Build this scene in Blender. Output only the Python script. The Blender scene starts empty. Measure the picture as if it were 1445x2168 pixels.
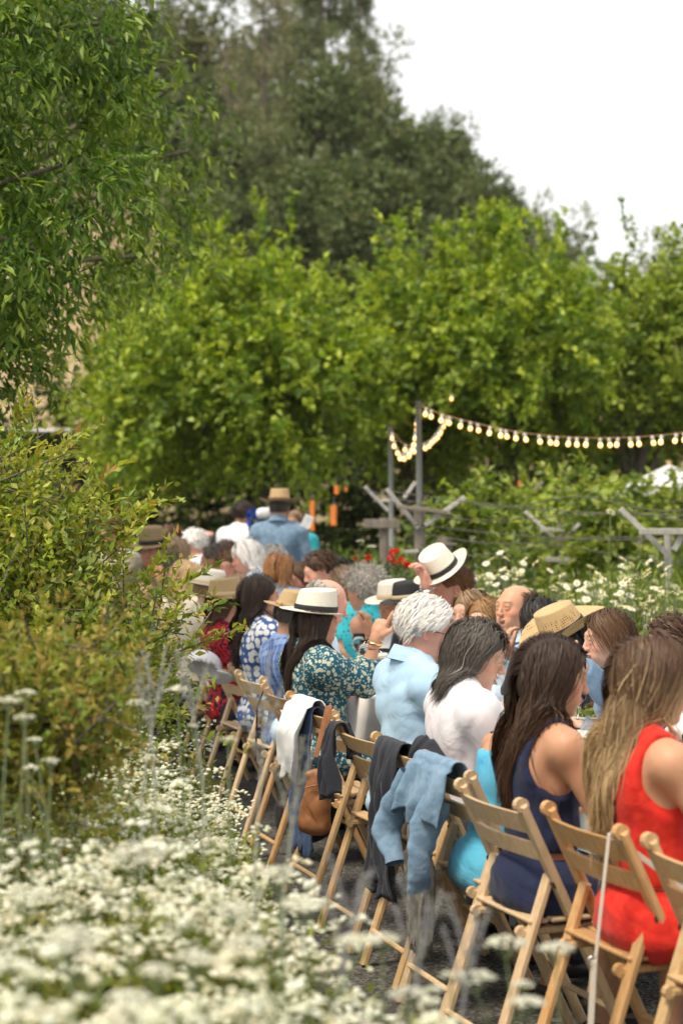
import bpy, math, random
import numpy as np
from mathutils import Vector, Matrix, Euler

# ------------------------------------------------------------ camera, light
scene = bpy.context.scene
col = scene.collection
CH = 1.60          # eye height
FP = 4000.0        # focal length in photo pixels
cam_d = bpy.data.cameras.new('camera'); cam = bpy.data.objects.new('camera', cam_d); col.objects.link(cam)
cam.location = (0, 0, CH); cam.rotation_euler = (math.radians(90), 0, 0)
cam_d.sensor_fit = 'VERTICAL'; cam_d.sensor_height = 36; cam_d.lens = FP / 2168 * 36
cam_d.clip_start = .1; cam_d.clip_end = 2000
cam_d.dof.use_dof = True; cam_d.dof.focus_distance = 7.2; cam_d.dof.aperture_fstop = 2.9; cam_d.dof.aperture_blades = 0
scene.camera = cam

world = bpy.data.worlds.new('World'); scene.world = world; world.use_nodes = True
wn, wl = world.node_tree.nodes, world.node_tree.links
wn.clear()
SUN_EL, SUN_AZ = 60.0, 225.0
sky = wn.new('ShaderNodeTexSky'); sky.sky_type = 'NISHITA'; sky.sun_disc = False
sky.sun_elevation = math.radians(SUN_EL); sky.sun_rotation = math.radians(SUN_AZ)
sky.dust_density = 4; sky.air_density = 1.0
bg1 = wn.new('ShaderNodeBackground'); bg1.inputs[1].default_value = .05
wl.new(sky.outputs[0], bg1.inputs[0])
# high thin overcast over the blue: even, faintly warm white
bg2 = wn.new('ShaderNodeBackground'); bg2.inputs[0].default_value = (1.0, .955, .88, 1); bg2.inputs[1].default_value = .66
addw = wn.new('ShaderNodeAddShader'); wo = wn.new('ShaderNodeOutputWorld')
wl.new(bg1.outputs[0], addw.inputs[0]); wl.new(bg2.outputs[0], addw.inputs[1]); wl.new(addw.outputs[0], wo.inputs[0])
sd = bpy.data.lights.new('sun', 'SUN'); sd.energy = 2.5; sd.angle = math.radians(14); sd.color = (1, .88, .70)
sun = bpy.data.objects.new('sun', sd); col.objects.link(sun)
az, el = math.radians(SUN_AZ), math.radians(SUN_EL)
sv = Vector((math.sin(az) * math.cos(el), math.cos(az) * math.cos(el), math.sin(el)))
sun.rotation_euler = sv.to_track_quat('Z', 'Y').to_euler()
scene.view_settings.view_transform = 'Standard'; scene.view_settings.look = 'None'
scene.view_settings.exposure = .62; scene.view_settings.gamma = 1
scene.view_settings.use_curve_mapping = False
scene.render.engine = 'CYCLES'
cy = scene.cycles
cy.use_denoising = True; cy.max_bounces = 5; cy.diffuse_bounces = 3; cy.glossy_bounces = 2
cy.transmission_bounces = 4; cy.transparent_max_bounces = 6; cy.caustics_reflective = False; cy.caustics_refractive = False
cy.sample_clamp_indirect = 6

# ------------------------------------------------------------ helpers
R = np.random.RandomState(7)
def arr(*a): return np.array(a, dtype=float)
def nrm(v):
    v = np.asarray(v, float); return v / np.maximum(np.linalg.norm(v, axis=-1, keepdims=True), 1e-9)
def W(x, y, D):
    """point seen at photo pixel x,y at distance D"""
    return ((x - 722.5) / FP * D, D, CH - (y - 1084) / FP * D)
def gz(y):
    return 0.0 if y < 11 else .016 * min(y - 11, 24)

def mk_mesh(name, V, F, colr=None, smooth=False, mat=None):
    V = np.asarray(V, np.float32).reshape(-1, 3); F = np.asarray(F, np.int32)
    m = bpy.data.meshes.new(name)
    k = F.shape[1]; n = F.shape[0]
    m.vertices.add(len(V)); m.vertices.foreach_set('co', V.ravel())
    m.loops.add(n * k); m.loops.foreach_set('vertex_index', F.ravel())
    m.polygons.add(n); m.polygons.foreach_set('loop_start', np.arange(0, n * k, k, dtype=np.int32))
    m.polygons.foreach_set('loop_total', np.full(n, k, np.int32))
    if smooth: m.polygons.foreach_set('use_smooth', np.ones(n, bool))
    if colr is not None:
        a = m.color_attributes.new('col', 'FLOAT_COLOR', 'POINT')
        c = np.ones((len(V), 4), np.float32); c[:, :3] = colr
        a.data.foreach_set('color', c.ravel())
    m.update(calc_edges=True)
    if mat: m.materials.append(mat)
    return m
def tag(o, label=None, cat=None, group=None, kind=None):
    if label: o['label'] = label
    if cat: o['category'] = cat
    if group: o['group'] = group
    if kind: o['kind'] = kind
    return o
def empty(name, label, cat, loc=(0, 0, 0), rz=0, group=None):
    o = bpy.data.objects.new(name, None); col.objects.link(o)
    o.location = loc; o.rotation_euler = (0, 0, rz); o.empty_display_size = .1
    return tag(o, label, cat, group)
def part(name, mesh, parent=None, mat=None, loc=None):
    if mat: mesh.materials.clear(); mesh.materials.append(mat)
    o = bpy.data.objects.new(name, mesh); col.objects.link(o)
    if parent: o.parent = parent
    if loc is not None: o.location = loc
    return o
def copy_tree(o, parent=None):
    c = o.copy(); col.objects.link(c); c.parent = parent
    for ch in [x for x in kids.get(o.name, [])]: copy_tree(ch, c)
    return c
kids = {}
def index_kids():
    kids.clear()
    for o in bpy.data.objects:
        if o.parent: kids.setdefault(o.parent.name, []).append(o)

class MB:
    """collects shapes into one mesh (quads)"""
    def __init__(s): s.V = []; s.F = []; s.n = 0
    def add(s, V, F):
        V = np.asarray(V, float); s.V.append(V); s.F += [tuple(int(i) + s.n for i in f) for f in F]; s.n += len(V); return s
    def box(s, c, d, rot=None, bev=0.0):
        x, y, z = [q / 2 for q in d]; b = min(bev, x * .9, y * .9, z * .9)
        if b <= 0:
            V = arr([-x,-y,-z],[x,-y,-z],[x,y,-z],[-x,y,-z],[-x,-y,z],[x,-y,z],[x,y,z],[-x,y,z])
            F = [(0,3,2,1),(4,5,6,7),(0,1,5,4),(1,2,6,5),(2,3,7,6),(3,0,4,7)]
        else:
            def ring(zz, q): return [[-x+q+ (b if 0 else 0),-y+q,zz],[x-q,-y+q,zz],[x-q,y-q,zz],[-x+q,y-q,zz]]
            V = np.array(ring(-z, b) + ring(-z + b, 0) + ring(z - b, 0) + ring(z, b)); F = [(0,3,2,1),(12,13,14,15)]
            for r in range(3):
                for i in range(4): j = (i + 1) % 4; F.append((r*4+i, r*4+j, r*4+4+j, r*4+4+i))
        if rot is not None: V = V @ np.array(rot).T
        return s.add(V + np.array(c), F)
    def bar(s, p, q, w, t, up=(0, 0, 1), bev=0.0):
        p = np.array(p, float); q = np.array(q, float); d = q - p; L = np.linalg.norm(d); y = d / L
        x = np.cross(y, up); x /= np.linalg.norm(x); z = np.cross(x, y)
        return s.box((p + q) / 2, (w, L, t), np.stack([x, y, z], 1), bev)
    def tube(s, pts, rad, n=6, caps=True):
        pts = np.array(pts, float); m = len(pts)
        rad = np.full(m, rad) if np.isscalar(rad) else np.array(rad)
        T = nrm(np.gradient(pts, axis=0)); ref = arr(0, 0, 1) if abs(T[0][2]) < .9 else arr(1, 0, 0)
        V = []
        for i in range(m):
            a = np.cross(T[i], ref); a /= max(np.linalg.norm(a), 1e-6); b = np.cross(T[i], a); ref = -b if 0 else ref
            for k in range(n):
                t = 2 * math.pi * k / n; V.append(pts[i] + rad[i] * (math.cos(t) * a + math.sin(t) * b))
        F = [(i*n+k, i*n+(k+1)%n, (i+1)*n+(k+1)%n, (i+1)*n+k) for i in range(m-1) for k in range(n)]
        if caps: F.append(tuple(range(n))); F.append(tuple((m-1)*n + k for k in range(n-1, -1, -1)))
        return s.add(V, F)
    def lathe(s, prof, n=16, c=(0, 0, 0), axis=None):
        V = []; m = len(prof)
        for r, z in prof:
            for k in range(n): t = 2 * math.pi * k / n; V.append((r * math.cos(t), r * math.sin(t), z))
        V = np.array(V)
        if axis is not None: V = V @ np.array(Vector((0, 0, 1)).rotation_difference(Vector(axis)).to_matrix()).T
        F = [(i*n+k, i*n+(k+1)%n, (i+1)*n+(k+1)%n, (i+1)*n+k) for i in range(m-1) for k in range(n)]
        return s.add(V + np.array(c), F)
    def mesh(s, name, mat=None, smooth=False):
        m = bpy.data.meshes.new(name); m.from_pydata(np.concatenate(s.V).tolist(), [], s.F); m.update()
        if smooth: m.polygons.foreach_set('use_smooth', np.ones(len(m.polygons), bool))
        if mat: m.materials.append(mat)
        return m
    def build(s, name, mat, parent=None, smooth=False):
        return part(name, s.mesh(name, mat, smooth), parent)

# ------------------------------------------------------------ materials
def mat(name, base=(.5, .5, .5), rough=.6, spec=.4, build=None, **kw):
    m = bpy.data.materials.new(name); m.use_nodes = True; nt = m.node_tree
    b = nt.nodes['Principled BSDF']; b.inputs['Base Color'].default_value = (*base, 1)
    b.inputs['Roughness'].default_value = rough; b.inputs['Specular IOR Level'].default_value = spec
    for k, v in kw.items(): b.inputs[k.replace('_', ' ')].default_value = v
    if build: build(nt, b)
    return m
def nd(nt, t, **kw):
    n = nt.nodes.new(t)
    for k, v in kw.items():
        if k.startswith('i'):
            key = k[1:]; n.inputs[int(key) if key.isdigit() else key].default_value = v
        else: setattr(n, k, v)
    return n
def coords(nt, scale=(1, 1, 1), kind='Object', rot=(0, 0, 0)):
    tc = nd(nt, 'ShaderNodeTexCoord'); mp = nd(nt, 'ShaderNodeMapping'); mp.inputs['Scale'].default_value = scale
    mp.inputs['Rotation'].default_value = rot
    nt.links.new(tc.outputs[kind], mp.inputs[0]); return mp.outputs[0]
def noise(nt, vec, scale, detail=4, rough=.6):
    n = nd(nt, 'ShaderNodeTexNoise'); n.inputs['Scale'].default_value = scale; n.inputs['Detail'].default_value = detail
    n.inputs['Roughness'].default_value = rough; nt.links.new(vec, n.inputs['Vector']); return n.outputs[0]
def ramp(nt, fac, stops, interp='LINEAR'):
    r = nd(nt, 'ShaderNodeValToRGB'); e = r.color_ramp; e.interpolation = interp
    while len(e.elements) > 1: e.elements.remove(e.elements[-1])
    e.elements[0].position = stops[0][0]; e.elements[0].color = (*stops[0][1], 1)
    for p, c in stops[1:]: x = e.elements.new(p); x.color = (*c, 1)
    nt.links.new(fac, r.inputs[0]); return r.outputs[0]
def bump(nt, b, h, strength=.3, dist=.01):
    n = nd(nt, 'ShaderNodeBump'); n.inputs['Strength'].default_value = strength; n.inputs['Distance'].default_value = dist
    nt.links.new(h, n.inputs['Height']); nt.links.new(n.outputs[0], b.inputs['Normal'])
def mixc(nt, f, a, b, mode='MIX'):
    n = nd(nt, 'ShaderNodeMix', data_type='RGBA', blend_type=mode)
    for v, i in ((f, 0), (a, 6), (b, 7)):
        if isinstance(v, (int, float)): n.inputs[i].default_value = v
        elif isinstance(v, tuple): n.inputs[i].default_value = (*v, 1)
        else: nt.links.new(v, n.inputs[i])
    return n.outputs[2]
def math_(nt, op, a, b=None, c=None):
    n = nd(nt, 'ShaderNodeMath', operation=op)
    for i, v in enumerate((a, b, c)):
        if v is None: continue
        if isinstance(v, (int, float)): n.inputs[i].default_value = v
        else: nt.links.new(v, n.inputs[i])
    return n.outputs[0]

def leaf_mat(name, trans=.36, rough=.45, spec=.35):
    m = bpy.data.materials.new(name); m.use_nodes = True; nt = m.node_tree
    b = nt.nodes['Principled BSDF']; out = nt.nodes['Material Output']
    a = nd(nt, 'ShaderNodeVertexColor', layer_name='col')
    nt.links.new(a.outputs[0], b.inputs['Base Color']); b.inputs['Roughness'].default_value = rough
    b.inputs['Specular IOR Level'].default_value = spec
    t = nd(nt, 'ShaderNodeBsdfTranslucent'); mx = nd(nt, 'ShaderNodeMixShader'); mx.inputs[0].default_value = trans
    g = mixc(nt, 1.0, a.outputs[0], (1.25, 1.25, .6), 'MULTIPLY'); nt.links.new(g, t.inputs[0])
    nt.links.new(b.outputs[0], mx.inputs[1]); nt.links.new(t.outputs[0], mx.inputs[2]); nt.links.new(mx.outputs[0], out.inputs[0])
    return m
M = {}
M['leaf'] = leaf_mat('leaf'); M['leaf_gloss'] = leaf_mat('glossy leaf', .32, .42, .28); M['leaf_far'] = leaf_mat('far leaf', .25, .7, .15)
M['petal'] = leaf_mat('petal', .35, .7, .15)
def bark(nt, b):
    v = coords(nt, (6, 6, 1.2)); n = noise(nt, v, 4, 6, .7)
    nt.links.new(ramp(nt, n, [(.3, (.05, .04, .03)), (.7, (.20, .17, .14))]), b.inputs[0]); bump(nt, b, n, .8, .03)
M['bark'] = mat('bark', rough=.9, build=bark)
def wood(c1, c2):
    def f(nt, b):
        v = coords(nt, (30, 30, 3)); n = noise(nt, v, 2.2, 5, .65); o = nd(nt, 'ShaderNodeObjectInfo')
        c = ramp(nt, n, [(.3, c1), (.72, c2)])
        hv = nd(nt, 'ShaderNodeHueSaturation'); nt.links.new(c, hv.inputs['Color'])
        nt.links.new(math_(nt, 'MULTIPLY_ADD', o.outputs['Random'], .3, .85), hv.inputs['Value'])
        v2 = coords(nt, (1, 1, 1)); n2 = noise(nt, v2, 9, 3)
        nt.links.new(mixc(nt, math_(nt, 'MULTIPLY', n2, .35), hv.outputs[0], c1), b.inputs[0]); bump(nt, b, n, .15, .002)
    return f
M['wood_honey'] = mat('honey beech wood', rough=.42, build=wood((.42, .235, .095), (.64, .40, .19)))
M['wood_pale'] = mat('pale worn beech wood', rough=.5, build=wood((.46, .32, .18), (.68, .52, .34)))
M['wood_tan'] = mat('tan beech wood', rough=.46, build=wood((.44, .28, .13), (.66, .46, .25)))
M['wood_grey'] = mat('weathered grey wood', rough=.85, build=wood((.13, .11, .09), (.32, .28, .24)))
M['metal_dark'] = mat('dark bolt metal', (.08, .07, .06), .4, Metallic=.8)
M['galv'] = mat('galvanised steel', (.36, .37, .38), .55, Metallic=.35)
M['wire'] = mat('wire', (.10, .09, .08), .6)
# ------------------------------------------------------------ setting
def soil(nt, b):
    v = coords(nt); n = noise(nt, v, 3, 6); n2 = noise(nt, v, .35, 3)
    c = ramp(nt, n, [(.3, (.035, .032, .022)), (.7, (.11, .10, .06))])
    g = ramp(nt, n, [(.3, (.03, .05, .015)), (.7, (.09, .11, .04))])
    nt.links.new(mixc(nt, ramp(nt, n2, [(.42, (0, 0, 0)), (.56, (1, 1, 1))]), c, g), b.inputs[0]); bump(nt, b, n, .6, .05)
M['soil'] = mat('soil', rough=.95, spec=.1, build=soil)
def gravel(nt, b):
    v = coords(nt); vo = nd(nt, 'ShaderNodeTexVoronoi'); vo.inputs['Scale'].default_value = 75; nt.links.new(v, vo.inputs['Vector'])
    n = noise(nt, v, 1.3, 4); bw = nd(nt, 'ShaderNodeRGBToBW'); nt.links.new(vo.outputs['Color'], bw.inputs[0])
    c = ramp(nt, bw.outputs[0], [(.15, (.035, .034, .032)), (.6, (.10, .098, .092)), (.9, (.22, .215, .20))])
    nt.links.new(mixc(nt, math_(nt, 'MULTIPLY', n, .6), c, (.05, .046, .04)), b.inputs[0]); bump(nt, b, vo.outputs['Distance'], .8, .008)
M['gravel'] = mat('gravel', rough=.9, spec=.2, build=gravel)
def dry(nt, b):
    v = coords(nt); n = noise(nt, v, .5, 6); n2 = noise(nt, v, .12, 3)
    c = ramp(nt, n, [(.3, (.24, .18, .10)), (.7, (.42, .33, .20))])
    nt.links.new(mixc(nt, ramp(nt, n2, [(.5, (0, 0, 0)), (.7, (1, 1, 1))]), c, (.07, .075, .04)), b.inputs[0]); bump(nt, b, n, .6, .3)
M['dry'] = mat('dry grass hillside', rough=.95, spec=.1, build=dry)

def sheet(name, xs, ys, zf, mt):
    X, Y = np.meshgrid(xs, ys, indexing='ij'); Z = zf(X, Y)
    V = np.stack([X, Y, Z], -1).reshape(-1, 3); ny = len(ys)
    F = [(i*ny+j, (i+1)*ny+j, (i+1)*ny+j+1, i*ny+j+1) for i in range(len(xs)-1) for j in range(ny-1)]
    o = part(name, mk_mesh(name, V, F, smooth=True, mat=mt)); o['kind'] = 'structure'; return o
gzv = np.vectorize(gz)
sheet('ground', np.linspace(-600, 600, 25), np.concatenate([np.linspace(-20, 40, 61), np.linspace(60, 1200, 20)]), lambda x, y: gzv(y) - .01, M['soil'])
def path_z(x, y): return gzv(y) + .004 + .006 * np.sin(x * 3) * np.sin(y * 2.2)
X0, Y0 = .33, 7.0
U = nrm(arr(-.247, .969)); Pp = arr(.969, .247)
def row(a, off):       # point on the chair row at distance a (metres deep), offset across the table
    y = a; x = X0 - .255 * (y - Y0); return np.array([x, y]) + Pp * off
# gravel strip along the dining row
gp = []
for y in np.linspace(2, 24, 45):
    xl = X0 - .255 * (y - Y0) - .62 + (.05 * math.sin(y * 2.1)); 
    for t in np.linspace(0, 1, 6): gp.append((xl + t * 2.9, y, gz(y) + .006))
part('gravel_path', mk_mesh('gravel_path', gp, [(i*6+j, i*6+j+1, (i+1)*6+j+1, (i+1)*6+j) for i in range(44) for j in range(5)], mat=M['gravel']))['kind'] = 'structure'

def ss(t): t = np.clip(t, 0, 1); return t * t * (3 - 2 * t)
HT = [ # photo x, y of top, distance, half width px, kind, label
 (680, -110, 74, 125, 'conifer', 0, 'tall dark conifer with its trunk showing at the top of the hill'),
 (760, -60, 80, 90, 'conifer', 1, 'thin feathery conifer at the skyline right of the tallest conifer'),
 (400, -90, 66, 140, 'airy', 0, 'loose brown green tree with sky showing through at the top left of the hill'),
 (560, -60, 62, 130, 'dead', 0, 'pale grey bare limbed tree near the top of the hill'),
 (480, 60, 56, 110, 'dead', 0, 'pale grey leaning dead tree below the loose brown tree'),
 (600, -40, 84, 110, 'airy', 0, 'thin airy tree behind the pale grey tree on the hilltop'),
 (660, 140, 60, 95, 'oak', 0, 'dark rounded oak directly below the tall conifer'),
 (770, 60, 72, 95, 'airy', 0, 'olive coloured loose tree below the feathery conifer'),
 (560, 230, 55, 90, 'airy', 0, 'olive brown tree standing left of the dark rounded oak'),
 (460, 210, 50, 95, 'oak', 1, 'dark oak on the hill next to the overhanging branches at left'),
 (360, 150, 56, 110, 'oak', 2, 'shadowy oak on the hill behind the overhanging branches'),
 (900, 215, 70, 110, 'oak', 1, 'dark oak on the skyline just right of the hilltop conifers'),
 (960, 235, 75, 80, 'airy', 0, 'airy oak leaning out over the skyline midway down the slope'),
 (820, 240, 60, 110, 'oak', 2, 'broad dark oak in the middle of the hillside'),
 (730, 300, 52, 105, 'oak', 1, 'grey green oak in the lower middle of the hillside'),
 (620, 350, 48, 95, 'oak', 0, 'grey green oak low on the hill above the broad bright tree'),
 (500, 360, 46, 90, 'oak', 2, 'dark oak low on the hill beside the overhanging branches'),
 (420, 400, 44, 100, 'oak', 0, 'deep green oak lowest at the left foot of the hill'),
 (860, 350, 52, 110, 'oak', 0, 'reddish green oak on the lower right of the hillside'),
 (960, 350, 60, 100, 'oak', 2, 'dark oak under the skyline above the upright green shoots'),
 (1020, 335, 66, 85, 'oak', 1, 'round topped oak on the skyline right of the hill middle'),
 (1050, 400, 60, 70, 'oak', 0, 'smaller dark oak stepping down the skyline'),
 (760, 430, 46, 100, 'oak', 2, 'low brownish oak peeping over the bright green trees at centre'),
 (950, 450, 50, 100, 'oak', 1, 'low purplish oak peeping over the bright green shoots right of centre'),
 (1130, 420, 66, 55, 'airy', 0, 'thin twiggy tree on the skyline above the tallest green tree'),
 (1190, 440, 70, 60, 'airy', 0, 'sparse twiggy tree at the right foot of the hill against the sky'),
 (1180, 500, 58, 75, 'oak', 0, 'low dark oak at the right foot of the hill'),
 (1290, 545, 60, 70, 'airy', 0, 'sparse low tree behind the yellow green tree'),
 (1400, 500, 62, 75, 'airy', 0, 'twiggy bare topped tree behind the right edge tree'),
 (200, -40, 60, 170, 'oak', 1, 'dark oak on the hill hidden behind the left foliage'),
 (40, -90, 66, 190, 'oak', 0, 'dark oak at the far left of the hill behind the leaves'),
 (330, 560, 40, 90, 'oak', 2, 'small dark oak behind the left end of the green tree row'),
]
_hp = np.array([[(x - 722.5) / FP * D, D, CH - (y - 1084) / FP * D - (5.2 if k != 'conifer' else 9.0) * (1 if D > 50 else .8)] for x, y, D, hw, k, v, l in HT])
def hz(x, y):
    x, y = np.broadcast_arrays(np.asarray(x, float), np.asarray(y, float))
    w = np.exp(-((x[..., None] - _hp[:, 0]) / 3.2) ** 2 - ((y[..., None] - _hp[:, 1]) / 7.) ** 2) + 1e-6
    h = (w * _hp[:, 2]).sum(-1) / w.sum(-1)
    return .35 + np.maximum(h, 0) * ss((y - 36) / 9.) * ss((30 - np.abs(x)) / 12. + .3)
sheet('hillside', np.linspace(-90, 70, 60), np.linspace(36, 200, 60), lambda x, y: hz(x, y) - 1.3 * (1 - ss((y - 36) / 4.)), M['dry'])

# ------------------------------------------------------------ foliage
def leaf_arrays(P, A, N, L, Wd, C, fold=.25):
    """diamond leaves of two folded triangles"""
    A = nrm(A); S = nrm(np.cross(A, N)); Nn = np.cross(S, A); n = len(P)
    L = L[:, None]; Wd = Wd[:, None]
    base = P; tip = P + A * L - Nn * L * .12; mid = P + A * L * .45
    l = mid + S * Wd + Nn * Wd * fold; r = mid - S * Wd + Nn * Wd * fold
    V = np.stack([base, l, tip, r], 1).reshape(-1, 3)
    i = np.arange(n)[:, None] * 4
    F = np.concatenate([i + [[0, 2, 1]], i + [[0, 3, 2]]], 0)
    return V, F, np.repeat(C, 4, 0)
def rdirs(n, rng=None):
    return nrm((rng or R).randn(n, 3))
def sprigs(C, D, nl, length, L, Wd, droop=.2, spread=.8, palette=None, tip_col=None, rng=R, up=0.0, hang=0.0):
    """leaves set along many twigs: C origins, D directions"""
    n = len(C); t = np.linspace(.05, 1, nl)[None, :, None]
    ln = (length * rng.uniform(.6, 1.25, n))[:, None, None]
    P = C[:, None] + D[:, None] * ln * t + arr(0, 0, -1) * droop * ln * t * t
    Dt = nrm(D[:, None] * 1.0 + arr(0, 0, -1) * 2 * droop * t)
    side = rng.randn(n, nl, 3); A = nrm(Dt * (1 - .5 * spread) + nrm(side) * spread + arr(0, 0, 1) * up - arr(0, 0, 1) * hang)
    N = nrm(rng.randn(n, nl, 3) * .6 + arr(0, 0, 1) + D[:, None] * .4)
    P = P + rng.randn(n, nl, 3) * length * .04
    pal = np.array(palette); k = rng.randint(0, len(pal), n)
    C0 = pal[k][:, None] * rng.uniform(.75, 1.25, (n, nl, 1)) * rng.uniform(.8, 1.2, (n, 1, 1))
    if tip_col is not None:
        f = np.clip((t - .55) / .45, 0, 1) * rng.uniform(0, 1, (n, 1, 1)) ; C0 = C0 * (1 - f) + np.array(tip_col) * f
    m = n * nl
    return leaf_arrays(P.reshape(m, 3), A.reshape(m, 3), N.reshape(m, 3), L * rng.uniform(.5, 1.35, m), Wd * rng.uniform(.6, 1.25, m), np.clip(C0.reshape(m, 3), .003, 1))
def join(parts_):
    V = []; F = []; C = []; o = 0
    for v, f, c in parts_: V.append(v); F.append(f + o); C.append(c); o += len(v)
    return np.concatenate(V), np.concatenate(F), np.concatenate(C)
def in_lobes(lobes, n, rng=R, shell=5.0, up=.4):
    w = np.array([l[1][0] * l[1][2] for l in lobes]); k = rng.choice(len(lobes), n, p=w / w.sum())
    c = np.array([l[0] for l in lobes])[k]; r = np.array([l[1] for l in lobes])[k]
    d = rdirs(n, rng); u = rng.uniform(0, 1, n) ** (1 / shell)
    P = c + d * r * u[:, None]
    return P, nrm(d / r * r.mean() + arr(0, 0, up) + rng.randn(n, 3) * .25)
def clumped(lobes, n, m, rng, shell, up, r=.16, fan=.6):
    P, D = in_lobes(lobes, n, rng, shell, up); P = np.repeat(P, m, 0); D = np.repeat(D, m, 0)
    return P + rng.randn(n * m, 3) * r, nrm(D + rng.randn(n * m, 3) * fan)
def limbs(mb, base, tips, r0, rng=R, kink=.12):
    for tp in tips:
        b = np.array(base, float); tp = np.array(tp, float); L = np.linalg.norm(tp - b); pts = []
        for t in np.linspace(0, 1, 6):
            s = b + (tp - b) * t; s = s + np.array([0, 0, 1]) * L * .12 * math.sin(t * math.pi) + rng.randn(3) * L * kink * .3 * (0 < t < 1); pts.append(s)
        mb.tube(pts, np.linspace(r0, r0 * .2, 6), 6, False)

# bright green shade trees
BG = [(.155, .25, .016), (.21, .31, .02), (.28, .37, .026), (.08, .15, .013), (.38, .45, .04), (.12, .21, .016)]
def green_tree(label, x, y, lobes, n, leafL=.108, pal=BG, seed=1, spikes=23, tw=.16, dn=0):
    rng = np.random.RandomState(seed); g = gz(y)
    root = empty('shade_tree', label, 'tree', (x, y, g), group='bright green trees behind the diners')
    P, D = clumped(lobes, n // 8, 11, rng, 3.0, .45, .13, .5)
    parts_ = [sprigs(P, D, 13, .50, leafL, leafL * .34, .25, .75, pal, (.32, .40, .05), rng)]
    # upright leading shoots along the top
    tops = np.array([l[0] for l in lobes]); rr = np.array([l[1] for l in lobes]); SP = []; SD = []
    for i in range(spikes):
        k = rng.randint(len(lobes)); a = rng.uniform(0, 6.28); q = rng.uniform(0, .75)
        SP.append(tops[k] + rr[k] * arr(math.cos(a) * q, math.sin(a) * q, math.sqrt(1 - q * q) * .92)); SD.append(nrm(arr(rng.randn() * .10, rng.randn() * .10, 1)))
    SP = np.array(SP); SD = np.array(SD)
    rep = np.repeat(SP, 9, 0) + np.repeat(SD, 9, 0) * np.tile(np.linspace(0, .95, 9), spikes)[:, None]
    parts_.append(sprigs(rep, nrm(np.repeat(SD, 9, 0) + rng.randn(len(rep), 3) * .5), 9, .20, leafL * .9, leafL * .3, .1, .7, pal[1:], (.27, .36, .05), rng))
    V, F, C = join(parts_)
    cr = part('crown', mk_mesh('crown', V, F, C, mat=M['leaf']), root)
    mb = MB(); mb.tube([(0, 0, 0), (.05, 0, .7), (-.04, .03, 1.4), (0, 0, 2.0)], [tw * 1.3, tw, tw * .9, tw * .8], 10)
    tr = mb.build('trunk', M['bark'], root, True)
    mb = MB(); limbs(mb, (0, 0, 1.6), [np.array(l[0]) for l in lobes] + [np.array(l[0]) + np.array(l[1]) * rdirs(1, rng)[0] * .8 for l in lobes], tw * .5, rng)
    mb.build('limbs', M['bark'], tr, True)
    return root
def gt(label, xpx, D, lob, n, **k):
    X = (xpx - 722.5) / FP * D; L = []
    for (lx, ly, rw, rh, dy, ry) in lob:     # photo pixel centre, pixel radii, depth offset, depth radius
        s = FP / (D + dy)
        L.append(((((lx - 722.5) / s) - X, dy, CH - (ly - 1084) / s - gz(D)), (rw / s, ry, rh / s)))
    green_tree(label, X, D, L, n, **k)
gt('broad bright green tree left of centre with drooping fans of leaves', 560, 25,
   [(570, 720, 170, 140, -.6, 1.5), (440, 770, 170, 140, -1.0, 1.4), (600, 830, 200, 140, -1.6, 1.2), (380, 900, 150, 90, -.4, 1.1), (470, 930, 70, 40, .8, .6)], 1700, seed=3, spikes=37)
gt('darker bushy green tree at the left end of the tree row above the parked trailer', 290, 27,
   [(310, 740, 100, 140, 0, 1.3), (290, 880, 105, 130, 0, 1.2), (300, 970, 80, 60, .4, .9)], 620, seed=4, spikes=13, pal=[(.12, .18, .016), (.17, .24, .02), (.22, .29, .025), (.28, .34, .03)])
gt('bright green tree with tall upright shoots behind the pole of the string lights', 880, 27,
   [(850, 710, 140, 110, -.6, 1.4), (940, 760, 150, 130, -1.3, 1.4), (790, 840, 140, 110, -.8, 1.2), (960, 890, 150, 80, .4, 1.1)], 1150, seed=5, spikes=44)
gt('tall bright green tree with a rounded top above the middle of the string lights', 1080, 26,
   [(1050, 690, 110, 100, -.5, 1.4), (1110, 740, 170, 130, -1.3, 1.4), (1080, 860, 170, 85, .1, 1.2)], 1100, seed=6, spikes=40)
gt('yellow green tree at the right edge above the white canopy', 1340, 27,
   [(1330, 710, 130, 120, 0, 1.4), (1430, 770, 130, 140, 0, 1.4), (1260, 800, 130, 110, -.3, 1.3), (1370, 880, 150, 60, .9, 1.0), (1470, 680, 90, 60, .3, 1)], 1250, seed=8, spikes=34, pal=[(.18, .26, .025), (.25, .33, .03), (.32, .38, .04), (.10, .17, .016)])
# understorey hedge behind them, closing the gaps; leaves coloured dark for the shade
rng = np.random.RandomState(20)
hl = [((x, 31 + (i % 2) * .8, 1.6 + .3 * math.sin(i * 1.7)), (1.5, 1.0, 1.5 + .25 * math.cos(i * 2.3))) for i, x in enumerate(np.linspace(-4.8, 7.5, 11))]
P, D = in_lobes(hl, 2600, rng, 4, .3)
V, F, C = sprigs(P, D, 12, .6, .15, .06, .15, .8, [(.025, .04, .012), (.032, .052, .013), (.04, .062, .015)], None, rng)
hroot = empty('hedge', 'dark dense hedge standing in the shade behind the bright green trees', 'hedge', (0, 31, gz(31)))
ho = part('foliage', mk_mesh('foliage', V - arr(0, 31, 0), F, C, mat=M['leaf_far']), hroot)

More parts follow.
